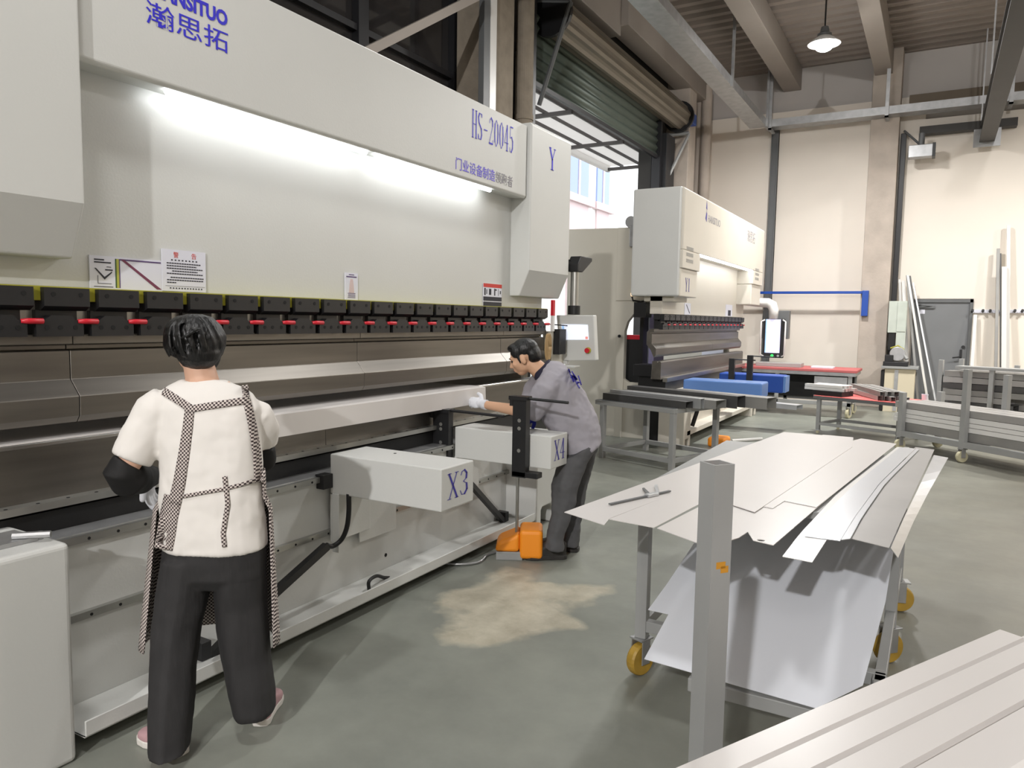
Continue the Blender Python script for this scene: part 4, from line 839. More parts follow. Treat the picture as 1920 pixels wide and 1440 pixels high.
em, fm = MM.to_3x3() @ Vector((1, 0, 0)), MM.to_3x3() @ Vector((0, 1, 0))
def on_m(u, v, z=0): return Om + em*u + fm*v + up*(zm+z)
tag(MB().box((-.1, -.02, zm+.0005), (.33, .32, zm+.07), MM).build('black_carton', 'black_plastic', None, .004), 'black flat carton under the pale profiles on the red-topped table', 'carton')
rr = random.Random(3)
for k in range(8):
    i, j = k % 4, k//4
    channel('metal_profile', on_m(-.2+rr.uniform(-.06, .06), 0+i*.085, .072+j*.042), on_m(.34+rr.uniform(-.05, .04), .02+i*.085, .072+j*.042), .08, .038, 'profile_white', 'short pale profile in the stack over the black carton on the red-topped table', group='pale profiles over the black carton')
dirm = Vector((.22, -.97, 0)).normalized(); sm = Vector((.97, .22, 0))
for k in range(9):
    i, j = k % 5, k//5
    fa = Vector((-1.10+.078*i+.03*j, 12.0+.03*i+rr.uniform(-.06, .06), .562+.062*j)); ne = Vector((-.64+.080*i+.03*j, 10.98+.03*i+rr.uniform(-.08, .06), .549+.062*j))
    channel('metal_profile', fa, ne, .062, .058, 'profile_grey' if k % 2 else 'sheet_grey', 'long grey profile in the slanting bundle across the red-topped table', group='slanting bundle on the red-topped table')
p = on_m(1.15, .66); tag(MB().lathe((p.x, p.y, p.z+.001), [(.02, 0), (.035, 0), (.042, .08), (.038, .08), (.03, .01), (.005, .01)], 20).build('paper_cup', 'paper'), 'white paper cup on the red-topped table', 'cup')
p = on_m(1.14, .08); tag(MB().box((p.x-.07, p.y-.05, p.z+.001), (p.x+.07, p.y+.05, p.z+.03)).build('paper_bundle', 'paper', None, .01), 'crumpled white paper at the end of the red-topped table', 'paper')
# ---- long red bench against the cream wall
t = thing('workbench', 'long bench with a dull red top before the cream wall', 'workbench', (-2.2, 13.7, 0))
MB().box((-3.6, 13.3, .76), (-1.1, 14.3, .80)).build('bench_top', 'red_rubber', t, .003)
MB().box((-3.58, 13.32, .70), (-1.12, 14.28, .76)).build('top_frame', 'galvanised', t, .003)
for x in (-3.5, -2.35, -1.2):
    for y in (13.36, 14.24): MB().box((x-.03, y-.03, .2 if x > -1.5 else .12), (x+.03, y+.03, .7)).build('leg', 'grey_paint', t, .003)
MB().box((-3.53, 13.33, .20), (-1.17, 13.39, .26)).build('shelf_rail', 'grey_paint', t, .003); MB().box((-3.53, 14.21, .20), (-1.17, 14.27, .26)).build('shelf_rail', 'grey_paint', t, .003)
MB().box((-3.5, 14.1, .26), (-1.2, 14.2, .7)).build('under_shade', 'black_plastic', t)  # black sheet added for the shade in the space under the bench
MB().box((-1.75, 13.34, .3), (-1.24, 13.38, .68)).build('side_board', 'galvanised', t, .003)
for x in (-1.2, -3.5): caster(t, x, 13.4, .2, 'pale_wheel', 1.2); caster(t, x, 14.2, .2, 'pale_wheel', 1.2)
p = az(1455, 685, .8)
tag(MB().box((-2.75, 13.5, .801), (-2.0, 13.85, .87)).build('flat_case', 'sheet_grey', None, .005), 'flat grey case on the long red bench under the terminal', 'case')
tag(MB().box((-1.85, 13.6, .801), (-1.5, 13.9, .83)).build('paper_stack', 'paper', None, .004), 'low stack of white paper on the long red bench', 'paper')
# ---- cabinet, saw and bench by the column
t = thing('switch_cabinet', 'pale green switch cabinet on the wall between the column and the leaning profiles', 'cabinet', (-.66, 15.7, 1.0))
MB().box((-.80, 15.42, 1.42), (-.50, 15.62, 2.0)).build('body', 'saw_green', t, .004)
MB().box((-.655, 15.41, 1.44), (-.51, 15.42, 1.98)).build('door', 'saw_green', t, .003)
MB().box((-.655, 15.42, 1.05), (-.5, 15.6, 1.42)).build('lower_box', 'saw_green', t, .004); MB().box((-.78, 15.44, 1.1), (-.67, 15.6, 1.42)).build('socket_panel', 'black_plastic', t)
t = thing('saw_bench', 'cream cupboard bench carrying the cut-off saw beside the column', 'bench', (-.52, 15.2, 0))
MB().box((-.78, 14.95, .0), (-.30, 15.5, .78)).build('body', 'cardboard', t, .004); MB().box((-.84, 14.9, .78), (-.25, 15.55, .82)).build('bench_top', 'grey_paint', t, .004)
MB().box((-.62, 14.94, .02), (-.56, 14.95, .76)).build('strip', 'galvanised', t); MB().box((-.84, 14.94, .02), (-.785, 15.3, .74)).build('dark_side', 'black_plastic', t)
t = thing('cutoff_saw', 'round grey cut-off saw with a black base on the cream cupboard bench', 'saw', (-.6, 15.2, .82))
MB().box((-.82, 15.0, .82), (-.42, 15.4, .90)).box((-.80, 15.05, .9), (-.66, 15.3, 1.02)).build('base', 'black_metal', t, .008)
MB().cyl((-.6, 15.1, 1.04), (-.6, 15.2, 1.04), .13, .12, 28).build('blade_guard', 'galvanised', t, .01)
MB().cyl((-.6, 15.2, 1.06), (-.6, 15.36, 1.06), .06, .06).tube([(-.55, 15.15, 1.1), (-.48, 15.12, 1.0), (-.44, 15.1, .95)], .03, 10).build('motor', 'grey_paint', t, .004)
MB().tube([(-.72, 15.15, 1.14), (-.6, 15.15, 1.19), (-.5, 15.15, 1.12)], .014, 8).build('handle', 'yellow_paint', t)
# ---- profiles leaning on the wall
def lean(top, bot, w, d, m, label, Yt=15.86, grp=None):
    b = ay(bot[0], bot[1], Yt-.12); tp = ay(top[0], top[1], Yt)
    ground = b + (b-tp)*((b.z-.002)/max(.05, (tp.z-b.z)))
    mb = MB(); vs = []
    for c in (ground, tp):
        for sx, sy in ((-1, -1), (1, -1), (1, 1), (-1, 1)): vs.append(c + Vector((sx*w/2, sy*d/2, 0)))
    mb._add(vs, [(0, 3, 2, 1), (4, 5, 6, 7), (0, 1, 5, 4), (1, 2, 6, 5), (2, 3, 7, 6), (3, 0, 4, 7)])
    return tag(mb.build('leaning_profile', m, None, .003), label, 'metal profile', grp)
lean((1687, 524), (1693, 700), .045, .03, 'profile_white', 'white profile leaning behind the pale green switch cabinet, next to the black post')
lean((1694, 526), (1701, 700), .06, .03, 'profile_white', 'second white profile leaning behind the pale green switch cabinet', 15.80)
lean((1701, 516), (1716, 690), .045, .03, 'profile_grey', 'grey profile leaning straight beside the pale green switch cabinet', 15.78)
lean((1706, 517), (1729, 690), .035, .03, 'profile_dark', 'dark profile leaning across the hinge side of the grey door', 15.72)
lean((1702, 516), (1739, 750), .04, .03, 'profile_white', 'bright slanting profile leaning in front of the grey door', 15.62)
lean((1712, 530), (1748, 720), .03, .03, 'aluminium', 'silver slanting profile leaning furthest over the grey door', 15.66)
lean((1891, 422), (1889, 690), .055, .05, 'profile_white', 'tallest white profile standing against the cream wall right of the door', 15.84)
lean((1883, 500), (1882, 690), .075, .04, 'profile_white', 'broad white profile standing just beside the tallest one right of the door', 15.73)
lean((1872, 466), (1867, 690), .05, .04, 'profile_grey', 'grey profile standing beside the broad white one right of the door', 15.79)
lean((1876, 475), (1876, 690), .025, .03, 'profile_dark', 'thin dark profile standing between the grey and the broad white one', 15.90)
lean((1829, 590), (1822, 690), .055, .03, 'profile_white', 'short white profile leaning by the frame of the grey door', 15.84)
for px, lb in ((1850, 'pegged coat rail on the cream wall between the door and the standing profiles'), (1910, 'pegged coat rail on the cream wall beyond the standing profiles')):
    p = ay(px, 584, 15.9); t = thing('peg_rail', lb, 'peg rail', (p.x, 15.9, p.z))
    MB().box((p.x-.24, 15.9, p.z-.03), (p.x+.2, 15.935, p.z+.03)).build('board', 'paper', t, .003)
    for k in (-.22, -.06, .05, .16): MB().cyl((p.x+k, 15.82, p.z+.02), (p.x+k, 15.9, p.z), .022).build('peg', 'black_plastic', t)
# ---- long cart with profiles at right, and the rack behind it
def rot_frame(o, a): return Matrix.Translation(o) @ Matrix.Rotation(a, 4, 'Z')
A3 = R(-42); Oc = Vector((.33, 9.86, 0)); MC = rot_frame(Oc, A3); ec = MC.to_3x3() @ Vector((1, 0, 0)); fc = MC.to_3x3() @ Vector((0, 1, 0))
t = thing('profile_cart', 'long grey cart with upright posts loaded with white profiles at the aisle', 'cart', Oc)
for x, y, h in ((0, 0, 1.07), (-.88, 0, .72), (0, .62, 1.0), (-.88, .62, .72), (.95, 0, .4), (.95, .62, .4)): MB().box((x-.032, y-.032, .16), (x+.032, y+.032, h), MC).build('post', 'grey_paint', t, .003)
for y in (0, .62): MB().box((-.92, y-.03, .17), (1.0, y+.03, .24), MC).build('side_rail', 'grey_paint', t, .003)
for x in (-.88, 0, .95): MB().box((x-.025, .03, .18), (x+.025, .59, .235), MC).build('cross_rail', 'grey_paint', t, .003)
for x, y in ((0, 0), (-.88, .0), (.9, .62), (-.88, .62), (.9, 0)):
    p = MC @ Vector((x, y, 0)); caster(t, p.x, p.y, .16, 'pale_wheel', .6)
def on_c(u, v, z): return Oc + ec*u + fc*v + up*z
rows_ = [(.243, .1, 'profile_grey'), (.345, .055, 'profile_white'), (.403, .05, 'profile_white'), (.456, .06, 'profile_white'), (.519, .08, 'sheet_grey')]
for j, (z, h, m) in enumerate(rows_):
    for i in range(3):
        u1 = .72 + rr.uniform(-.05, .12) + (.18 if j in (2, 3) else 0) + (.1*(j == 4))
        channel('metal_profile', on_c(-1.05+rr.uniform(-.06, .06), .05+i*.18, z), on_c(u1, .05+i*.18, z), .165, h-.002, m,
                {'profile_grey': 'grey profile in the bottom layer of the long cart at the aisle', 'profile_white': 'white profile in the middle layers of the long cart at the aisle', 'sheet_grey': 'grey drilled profile in the top layer of the long cart at the aisle'}[m], group={'profile_grey': 'bottom layer on the long cart', 'profile_white': 'white layers on the long cart', 'sheet_grey': 'top layer on the long cart'}[m])
A4 = R(-20); Or = Vector((.12, 12.6, 0)); MR = rot_frame(Or, A4); er = MR.to_3x3() @ Vector((1, 0, 0)); fr = MR.to_3x3() @ Vector((0, 1, 0))
t = thing('storage_rack', 'grey steel rack full of dark grey profiles before the grey door', 'rack', Or)
for x, y, h in ((-.04, 0, 1.06), (.36, -.12, .95), (.66, -.12, .98), (1.5, -.12, .98), (-.04, .8, 1.06), (.7, .8, 1.0), (1.5, .8, 1.0)): MB().box((x-.03, y-.03, 0), (x+.03, y+.03, h), MR).build('post', 'grey_paint', t, .003)
MB().box((.2, -.16, .95), (1.6, .1, .99), MR).build('top_rail', 'grey_paint', t, .003)
for y in (-.12, .8): MB().box((-.04, y-.02, .25), (1.55, y+.02, .3), MR).build('side_rail', 'dark_grey_paint', t, .003)
for x in (-.04, .7, 1.5): MB().box((x-.02, -.12, .25), (x+.02, .8, .3), MR).build('cross_rail', 'dark_grey_paint', t, .003)
def on_r(u, v, z): return Or + er*u + fr*v + up*z
for j in range(7):
    for i in range(3):
        channel('metal_profile', on_r(.02+rr.uniform(-.02, .03), -.06+i*.27, .302+j*.088), on_r(.95+rr.uniform(-.1, .4), -.06+i*.27, .302+j*.088), .24, .08, ('profile_grey', 'profile_dark', 'sheet_grey')[(j+i) % 3], 'grey profile in the stack filling the steel rack before the door', group='profiles in the grey rack')
for p_, w_ in ((az(1395, 828), 0),):
    d = Vector((.6, .8, 0)); tag(MB().tube([p_ - d*.2 + up*.021, p_ + d*.3 + up*.021], .02, 8).build('offcut', 'profile_white'), 'short white offcut lying on the floor beyond the sheet cart', 'offcut')
tag(MB().box((-2.42, 9.2, .0), (-2.2, 9.5, .12)).build('foot_pedal', 'orange_plastic', None, .03, 3), 'orange foot pedal on the floor before the small cream press', 'foot pedal')
# ================================================================== THE TWO WORKERS
from mathutils.bvhtree import BVHTree
mat('skin', (206, 164, 134), .55, var=.03, vscale=8, spec=.35)
mat('skin_woman', (214, 172, 148), .55, var=.03, vscale=8, spec=.35)
mat('hair_black', (5, 5, 6), .42, bump=.35, bscale=26, stretch=(5, 5, .8))
mat('shirt_white', (226, 222, 217), .85, bump=.12, bscale=9)
mat('shirt_grey', (150, 147, 154), .8, bump=.15, bscale=11)
mat('collar_navy', (28, 26, 48), .8)
mat('trousers_black', (40, 39, 40), .8, bump=.2, bscale=14, var=.12, vscale=10, stretch=(4, 4, .6))
mat('trousers_grey', (78, 78, 80), .8, bump=.2, bscale=12)
mat('sleeve_black', (14, 13, 14), .75, bump=.2, bscale=18)
mat('glove_white', (214, 216, 222), .85, bump=.15, bscale=60)
mat('glove_blue', (44, 54, 170), .8)
mat('shoe_pink', (186, 150, 154), .7, bump=.1, bscale=80)
mat('shoe_white', (222, 218, 212), .6)
mat('shoe_dark', (50, 48, 46), .7, bump=.2, bscale=40, var=.15, vscale=20)
mat('eye_dark', (24, 18, 16), .25)
mat('brow_dark', (30, 24, 22), .8)
mat('lips', (176, 112, 100), .5)
def houndstooth():
    m = bpy.data.materials.new('houndstooth'); m.use_nodes = True; nt = m.node_tree; N = nt.nodes; b = N['Principled BSDF']
    tc = N.new('ShaderNodeTexCoord'); ch = N.new('ShaderNodeTexChecker'); ch.inputs['Scale'].default_value = 150
    mp = N.new('ShaderNodeMapping'); mp.inputs['Rotation'].default_value = (.0, .0, -YAW); nt.links.new(tc.outputs['Object'], mp.inputs[0]); m2 = N.new('ShaderNodeMapping'); m2.inputs['Scale'].default_value = (1, .01, 1); nt.links.new(mp.outputs[0], m2.inputs[0])
    ch.inputs[1].default_value = lin((58, 46, 47)); ch.inputs[2].default_value = lin((206, 196, 190))
    nt.links.new(m2.outputs[0], ch.inputs[0]); nt.links.new(ch.outputs[0], b.inputs['Base Color']); b.inputs['Roughness'].default_value = .85
    MATS['houndstooth'] = m
houndstooth()
RH = Vector((cos(YAW), sin(YAW), 0)); FH = Vector((-sin(YAW), cos(YAW), 0))
fold_tex = bpy.data.textures.new('folds', 'CLOUDS'); fold_tex.noise_scale = .11; fold_tex.noise_depth = 2
def cloth(name, mb, m, parent, voxel=.008, it=6, fold=0.0):
    o = mb.build(name, m, parent)
    r = o.modifiers.new('skin', 'REMESH'); r.mode = 'VOXEL'; r.voxel_size = voxel; r.use_smooth_shade = True
    s = o.modifiers.new('soft', 'SMOOTH'); s.iterations = it; s.factor = .6
    if fold:
        d = o.modifiers.new('folds', 'DISPLACE'); d.texture = fold_tex; d.strength = fold; d.mid_level = .5; d.texture_coords = 'LOCAL'
    return o
def ring_at(c, u, v, n=24, p=1.0):
    out = []
    for k in range(n):
        a = 2*pi*k/n; ca, sa = cos(a), sin(a)
        out.append(c + u*(abs(ca)**p*(1 if ca > 0 else -1)) + v*(abs(sa)**p*(1 if sa > 0 else -1)))
    return out
def wring(xl, xr, y, D, th, p=.85): return ring_at(ad((xl+xr)/2, y, D), RH*((xr-xl)/2*D/FPX), FH*th, 24, p)
def pleat(rings, amp, lobes, ph):
    n = len(rings[0]); out = []
    for j, r in enumerate(rings):
        c = sum(r, Vector())/n; out.append([c + (q-c)*(1 + amp*min(1, .3+.25*j)*cos(lobes*2*pi*k/n + ph + .35*j)) for k, q in enumerate(r)])
    return out
def head_prims(mb, c, f, u, k=1.0):
    c = Vector(c); f = Vector(f).normalized(); u = (Vector(u) - f*Vector(u).dot(f)).normalized(); l = u.cross(f); A = (f, l, u)
    P = lambda x, y, z: c + (f*x + l*y + u*z)*k
    E_ = lambda p, r, ax_=A: mb.ell(P(*p), [q*k for q in r], ax_, 20)
    E_((-.012, 0, .03), (.096, .076, .086)); E_((.034, 0, -.02), (.058, .062, .082)); E_((.046, 0, -.082), (.036, .036, .028)); E_((.012, 0, -.055), (.05, .056, .045))
    E_((.078, 0, .022), (.018, .05, .014)); E_((.066, .038, -.022), (.022, .022, .02)); E_((.066, -.038, -.022), (.022, .022, .02))
    mb.caps(P(.086, 0, .012), .009*k, P(.107, 0, -.03), .012*k); mb.caps(P(.094, .012, -.034), .008*k, P(.094, -.012, -.034), .008*k)
    mb.caps(P(.088, .015, -.056), .0085*k, P(.088, -.015, -.056), .0085*k); mb.caps(P(.086, .013, -.068), .009*k, P(.086, -.013, -.068), .009*k)
    for s in (1, -1): E_((-.004, .077*s, -.012), (.019, .011, .033)); E_((.002, .084*s, -.008), (.014, .007, .022))
    return P, A
def face_parts(P, A, parent, k=1.0):
    for s in (1, -1):
        MB().ell(P(.076, .031*s, .002), (.013*k, .014*k, .009*k), A, 12).build('eye', 'eye_dark', parent, smooth=True)
        MB().tube([P(.088, .016*s, .021), P(.09, .034*s, .026), P(.08, .05*s, .021)], [.003*k, .004*k, .002*k], 8).build('eyebrow', 'brow_dark', parent, smooth=True)
    MB().caps(P(.0925, .013, -.058), .0055*k, P(.0925, -.013, -.058), .0055*k).build('lips', 'lips', parent, smooth=True)
def hand_prims(mb, w, d, n, thumb, curl=.6, k=1.0, g=0.0):
    """wrist w, pointing d, back of the hand n, thumb on the side of vector thumb; curl 0 flat .. 1 fist; g glove thickness"""
    w, d, n = Vector(w), Vector(d).normalized(), Vector(n); n = (n - d*n.dot(d)).normalized(); s = n.cross(d)
    if s.dot(Vector(thumb)) < 0: s = -s
    mb.caps(w - d*.02*k, .026*k+g, w + d*.02*k, .028*k+g)
    mb.ell(w + d*.052*k, ((.048)*k+g, .040*k+g, .017*k+g), (d, s, n), 16)
    for i, (off, L) in enumerate([(.028, .072), (.0095, .08), (-.0095, .074), (-.027, .058)]):
        p = w + d*(.088 - .006*abs(i-1))*k + s*off*k; a = 0.0; r = (.0092-.0006*i)*k+g; q = p - d*.02*k
        mb.caps(q, r, p, r, 10)
        for j, f in enumerate((.44, .32, .24)):
            a += curl*(.75, 1.0, .8)[j]*(1+.07*i); dd = d*cos(a) - n*sin(a); e = p + dd*L*f*k; mb.caps(p, r, e, r*.92, 10); p, r = e, r*.92
    t0 = w + d*.022*k + s*.03*k; t1 = t0 + (d*.5 + s*.8 - n*.25*curl).normalized()*.042*k; t2 = t1 + (d*.9 + s*.35 - n*.3*curl).normalized()*.032*k
    mb.caps(w + d*.02*k + s*.012*k, .017*k+g, t0, .014*k+g, 10); mb.caps(t0, .0135*k+g, t1, .011*k+g, 10); mb.caps(t1, .011*k+g, t2, .0095*k+g, 10)
def shoe(name, heel, d, L, parent, m_up, m_sole, h=.085, w=.042, sole=.028):
    d = Vector(d); d.z = 0; d.normalize(); s = Vector((-d.y, d.x, 0)); heel = Vector((heel[0], heel[1], 0)); up_ = Vector((0, 0, 1))
    out = [(0, 0), (.012, .62), (.1, .84), (.3, .8), (.5, .86), (.7, 1.06), (.85, .98), (.95, .66), (1.0, .0)]
    pts = [heel + d*L*a + s*w*b for a, b in out] + [heel + d*L*a - s*w*b for a, b in out[1:-1]][::-1]
    mb = MB(); mb.solid([p + up_*sole for p in pts], sole); o = mb.build(name, m_sole, parent, .006, 2)
    u_ = MB(); rings = []
    for zf, sc, cut in [(0, .97, 1.0), (.35, .96, .97), (.6, .88, .80), (.85, .74, .56), (1, .62, .42)]:
        rings.append([heel + d*(L*.02) + d*((p-heel).dot(d)*cut*.97) + s*((p-heel).dot(s)*sc) + up_*(sole-.006+(h-sole)*zf) for p in pts])
    u_.loft(rings); cloth('shoe_upper', u_, m_up, o, .005, 4)
    return o
def skin_of(o): bpy.context.view_layer.update(); return BVHTree.FromObject(o, bpy.context.evaluated_depsgraph_get())
def strap(name, path, wid, bvh, shift, D, m, parent, off=.004, n=28):
    """a flat band laid on the clothes along a path of sight lines"""
    P = [Vector(p) for p in path]; L_ = [0]
    for a, b in zip(P, P[1:]): L_.append(L_[-1] + (b-a).length)
    rows = []
    for k in range(n+1):
        t = L_[-1]*k/n; i = max(j for j in range(len(P)-1) if L_[j] <= t + 1e-9); f = (t-L_[i])/max(1e-6, (L_[i+1]-L_[i]))
        c = P[i].lerp(P[i+1], f); tg = (P[i+1]-P[i]).normalized(); nn = Vector((-tg.y, tg.x)); row = []
        ww = wid if not isinstance(wid, (tuple, list)) else wid[0] + (wid[1]-wid[0])*k/n
        for q in (-.5, -.17, .17, .5):
            xy = c + nn*ww*q; dr = sight(xy.x, xy.y).normalized(); h = bvh.ray_cast(EYEP - shift, dr)
            row.append((h[0] + shift - dr*off) if h[0] else ad(xy.x, xy.y, D))
        rows.append(row)
    o = MB().grid(rows).build(name, m, parent, smooth=True)
    so = o.modifiers.new('thick', 'SOLIDIFY'); so.thickness = .003; so.offset = 0
    return o
# ---------------------------------------------------------------- woman at the near end
FW = Vector((-.2, .0, 0))
WM = thing('person', 'person in a white T-shirt and checked apron standing with back turned at the big press', 'person', (-2.25, 1.72, 0))
b = MB()
fdir = (FH*.86 - RH*.42 + Vector((0, 0, -.28)))
Pw, Aw = head_prims(b, ad(364, 648, 2.76), fdir, Vector((0, 0, 1)), .96)
b.caps(ad(368, 665, 2.74), .052, ad(380, 716, 2.72), .058)
b.loft([wring(345, 430, 715, 2.72, .05), wring(328, 448, 748, 2.72, .06), wring(315, 475, 860, 2.72, .09), wring(318, 485, 1000, 2.72, .1), wring(318, 490, 1050, 2.72, .1)])
eL, eR = ad(232, 884, 2.64), ad(492, 866, 2.86)
b.caps(ad(312, 762, 2.70), .05, eL, .04); b.caps(eL, .04, ad(278, 893, 2.93), .028)
b.caps(ad(462, 775, 2.78), .038, eR, .03); b.caps(eR, .03, ad(455, 852, 3.06), .027)
hand_prims(b, ad(280, 892, 2.95), (RH*-.15 + Vector((0, 0, -1)) + FH*.25), -RH, -FH, .35, .92)
hand_prims(b, ad(452, 850, 3.08), (FH*.9 - RH*.5), Vector((0, 0, 1)), -RH, .5, .92)
for (xl, xr, y, D), (xl2, xr2, y2, D2) in [((340, 370, 1080, 2.7), (305, 330, 1370, 2.57)), ((425, 475, 1050, 2.73), (475, 500, 1320, 2.72))]:
    b.caps(ad((xl+xr)/2, y, D), .06, ad((xl2+xr2)/2, y2, D2), .034)
b.caps(ad(488, 1318, 2.72), .034, ad(490, 1335, 2.72), .032); b.caps(ad(318, 1375, 2.57), .034, ad(310, 1398, 2.55), .034)
body = cloth('body', b, 'skin_woman', WM, .0055, 5)
face_parts(Pw, Aw, WM, .96)
h = MB(); A_ = (RH, FH, Vector((0, 0, 1)))
h.ell(ad(363, 636, 2.735), (.100, .104, .088), A_); h.ell(ad(372, 662, 2.70), (.078, .07, .066), A_); h.ell(ad(350, 628, 2.72), (.08, .08, .075), A_); h.ell(ad(384, 640, 2.71), (.062, .07, .085), A_); h.ell(ad(400, 662, 2.75), (.026, .03, .06), A_)
hr = random.Random(5); hc_ = ad(366, 644, 2.72)
for k in range(70):
    a_ = hr.uniform(-pi, pi); pts = []
    for j in range(6):
        th = R(14 + 21*j + hr.uniform(-3, 3)); aa = a_ + .1*j + hr.uniform(-.03, .03)
        pts.append(hc_ + RH*(.100*sin(th)*cos(aa)) + FH*(.106*sin(th)*sin(aa)) + Vector((0, 0, .006 + .102*cos(th))))
    h.tube(pts, [.004, .008, .0085, .008, .006, .003], 6)
hair = cloth('hair', h, 'hair_black', WM, .0042, 2, .01)
cl = MB(); 
for k in range(3): cl.tube([ad(340+9*k, 634-6*k, 2.61), ad(352+8*k, 628-5*k, 2.60), ad(364+6*k, 622-3*k, 2.62)], [.003, .006, .003], 8)
cl.build('hair_clip', 'black_plastic', WM, smooth=True)
s = MB()
s.loft([wring(338, 424, 711, 2.72, .05), wring(318, 446, 722, 2.72, .075), wring(298, 472, 738, 2.72, .092), wring(292, 487, 762, 2.72, .108), wring(298, 490, 800, 2.72, .118), wring(304, 489, 860, 2.72, .122), wring(304, 490, 915, 2.72, .125), wring(307, 495, 972, 2.72, .128), wring(311, 498, 1026, 2.72, .13)])
s.tube([ad(318, 752, 2.71), ad(296, 772, 2.70), ad(268, 820, 2.68), ad(246, 863, 2.66)], [.07, .082, .078, .069], 20)
s.tube([ad(455, 765, 2.74), ad(478, 780, 2.77), ad(492, 806, 2.81), ad(494, 832, 2.84)], [.05, .066, .062, .056], 20)
shirt = cloth('shirt', s, 'shirt_white', WM, .0075, 5, .015)
p_ = MB()
p_.loft([wring(316, 494, 990, 2.72, .118), wring(309, 496, 1040, 2.72, .122), wring(306, 496, 1072, 2.72, .118), wring(325, 478, 1094, 2.72, .085)])
p_.loft(pleat([wring(308, 408, 1040, 2.71, .115, 1), wring(300, 397, 1085, 2.70, .11, 1), wring(294, 386, 1130, 2.685, .10, 1), wring(289, 376, 1175, 2.67, .097, 1), wring(286, 366, 1250, 2.64, .09, 1), wring(284, 358, 1330, 2.60, .09, 1), wring(284, 353, 1395, 2.57, .088, 1), wring(286, 352, 1409, 2.56, .088, 1)], 0.035, 6, 0.6))
p_.loft(pleat([wring(398, 497, 1040, 2.73, .115, 1), wring(403, 497, 1085, 2.73, .11, 1), wring(406, 499, 1130, 2.735, .10, 1), wring(409, 501, 1170, 2.735, .10, 1), wring(417, 506, 1230, 2.735, .095, 1), wring(428, 512, 1290, 2.73, .092, 1), wring(438, 514, 1328, 2.725, .088, 1), wring(444, 510, 1338, 2.725, .08, 1)], 0.035, 5, 1.5))
trousers = cloth('trousers', p_, 'trousers_black', WM, .0065, 4, .009)
sl = MB(); sl.tube([ad(240, 868, 2.645), ad(226, 886, 2.635), ad(238, 899, 2.66), ad(262, 897, 2.78), ad(284, 893, 2.92)], [.054, .06, .064, .056, .042], 18); cloth('arm_cover', sl, 'sleeve_black', WM, .007, 5, .012)
sl = MB(); sl.tube([ad(493, 838, 2.845), ad(493, 862, 2.86), ad(480, 858, 2.95), ad(458, 851, 3.05)], [.046, .05, .046, .036], 18); cloth('arm_cover', sl, 'sleeve_black', WM, .007, 5, .012)
g_ = MB(); hand_prims(g_, ad(280, 892, 2.95), (RH*-.15 + Vector((0, 0, -1)) + FH*.25), -RH, -FH, .35, .92, .003); cloth('glove', g_, 'glove_white', WM, .004, 2)
g_ = MB(); hand_prims(g_, ad(452, 850, 3.08), (FH*.9 - RH*.5), Vector((0, 0, 1)), -RH, .5, .92, .003); cloth('glove', g_, 'glove_white', WM, .004, 2)
hp = az(345, 1418); shoe('shoe', (hp.x, hp.y), (-RH*.88 + FH*.48), .235, WM, 'shoe_pink', 'shoe_white')
hp = az(487, 1364); shoe('shoe', (hp.x, hp.y), (FH*1.0 - RH*.06), .235, WM, 'shoe_pink', 'shoe_white')
# apron: skirt round the front, straps and tie on the back
rows = []
for k in range(15):
    f = k/14; z = .98 - .645*f; hw = .182 + .045*f + (.02 if f > .2 else 0); th = .15 + .05*f; row = []
    c = ad(402 - 10*f, 930 + 240*f, 2.72); c = Vector((c.x, c.y, z))
    for j in range(25):
        a = R(212 - (212+4)*j/24 + 0*f); row.append(c + RH*hw*cos(a) + FH*th*sin(a)*(1 if sin(a) > 0 else .75) + RH*.006*sin(j*1.7+f*2)*f)
    rows.append(row)
ap = MB().grid(rows).build('apron', 'houndstooth', WM, smooth=True); so = ap.modifiers.new('thick', 'SOLIDIFY'); so.thickness = .004
sh = Vector(shirt.matrix_world.translation)
bpy.context.view_layer.update(); bv = skin_of(shirt); SHW = Vector((0, 0, 0)) - WM.location
SHW = WM.location * -1
def wstrap(name, path, w): return strap(name, path, w, bv, Vector((0, 0, 0)), 2.6, 'houndstooth', WM)
wstrap('apron_strap', [(306, 733), (330, 748), (356, 765)], 15)
wstrap('apron_strap', [(356, 762), (352, 800), (345, 850), (336, 905), (327, 945)], (17, 24))
wstrap('apron_strap', [(350, 768), (400, 760), (466, 750)], 13)
wstrap('apron_strap', [(459, 722), (462, 748)], 12)
wstrap('apron_strap', [(462, 748), (474, 800), (482, 850), (486, 905)], 15)
wstrap('apron_side', [(325, 930), (316, 970), (311, 1005), (306, 1030)], (34, 34))
wstrap('apron_tie', [(343, 931), (380, 924), (420, 917), (455, 908), (480, 900)], 7)
wstrap('apron_tie', [(421, 893), (424, 920), (427, 945), (422, 975), (418, 1000), (421, 1026)], 9)
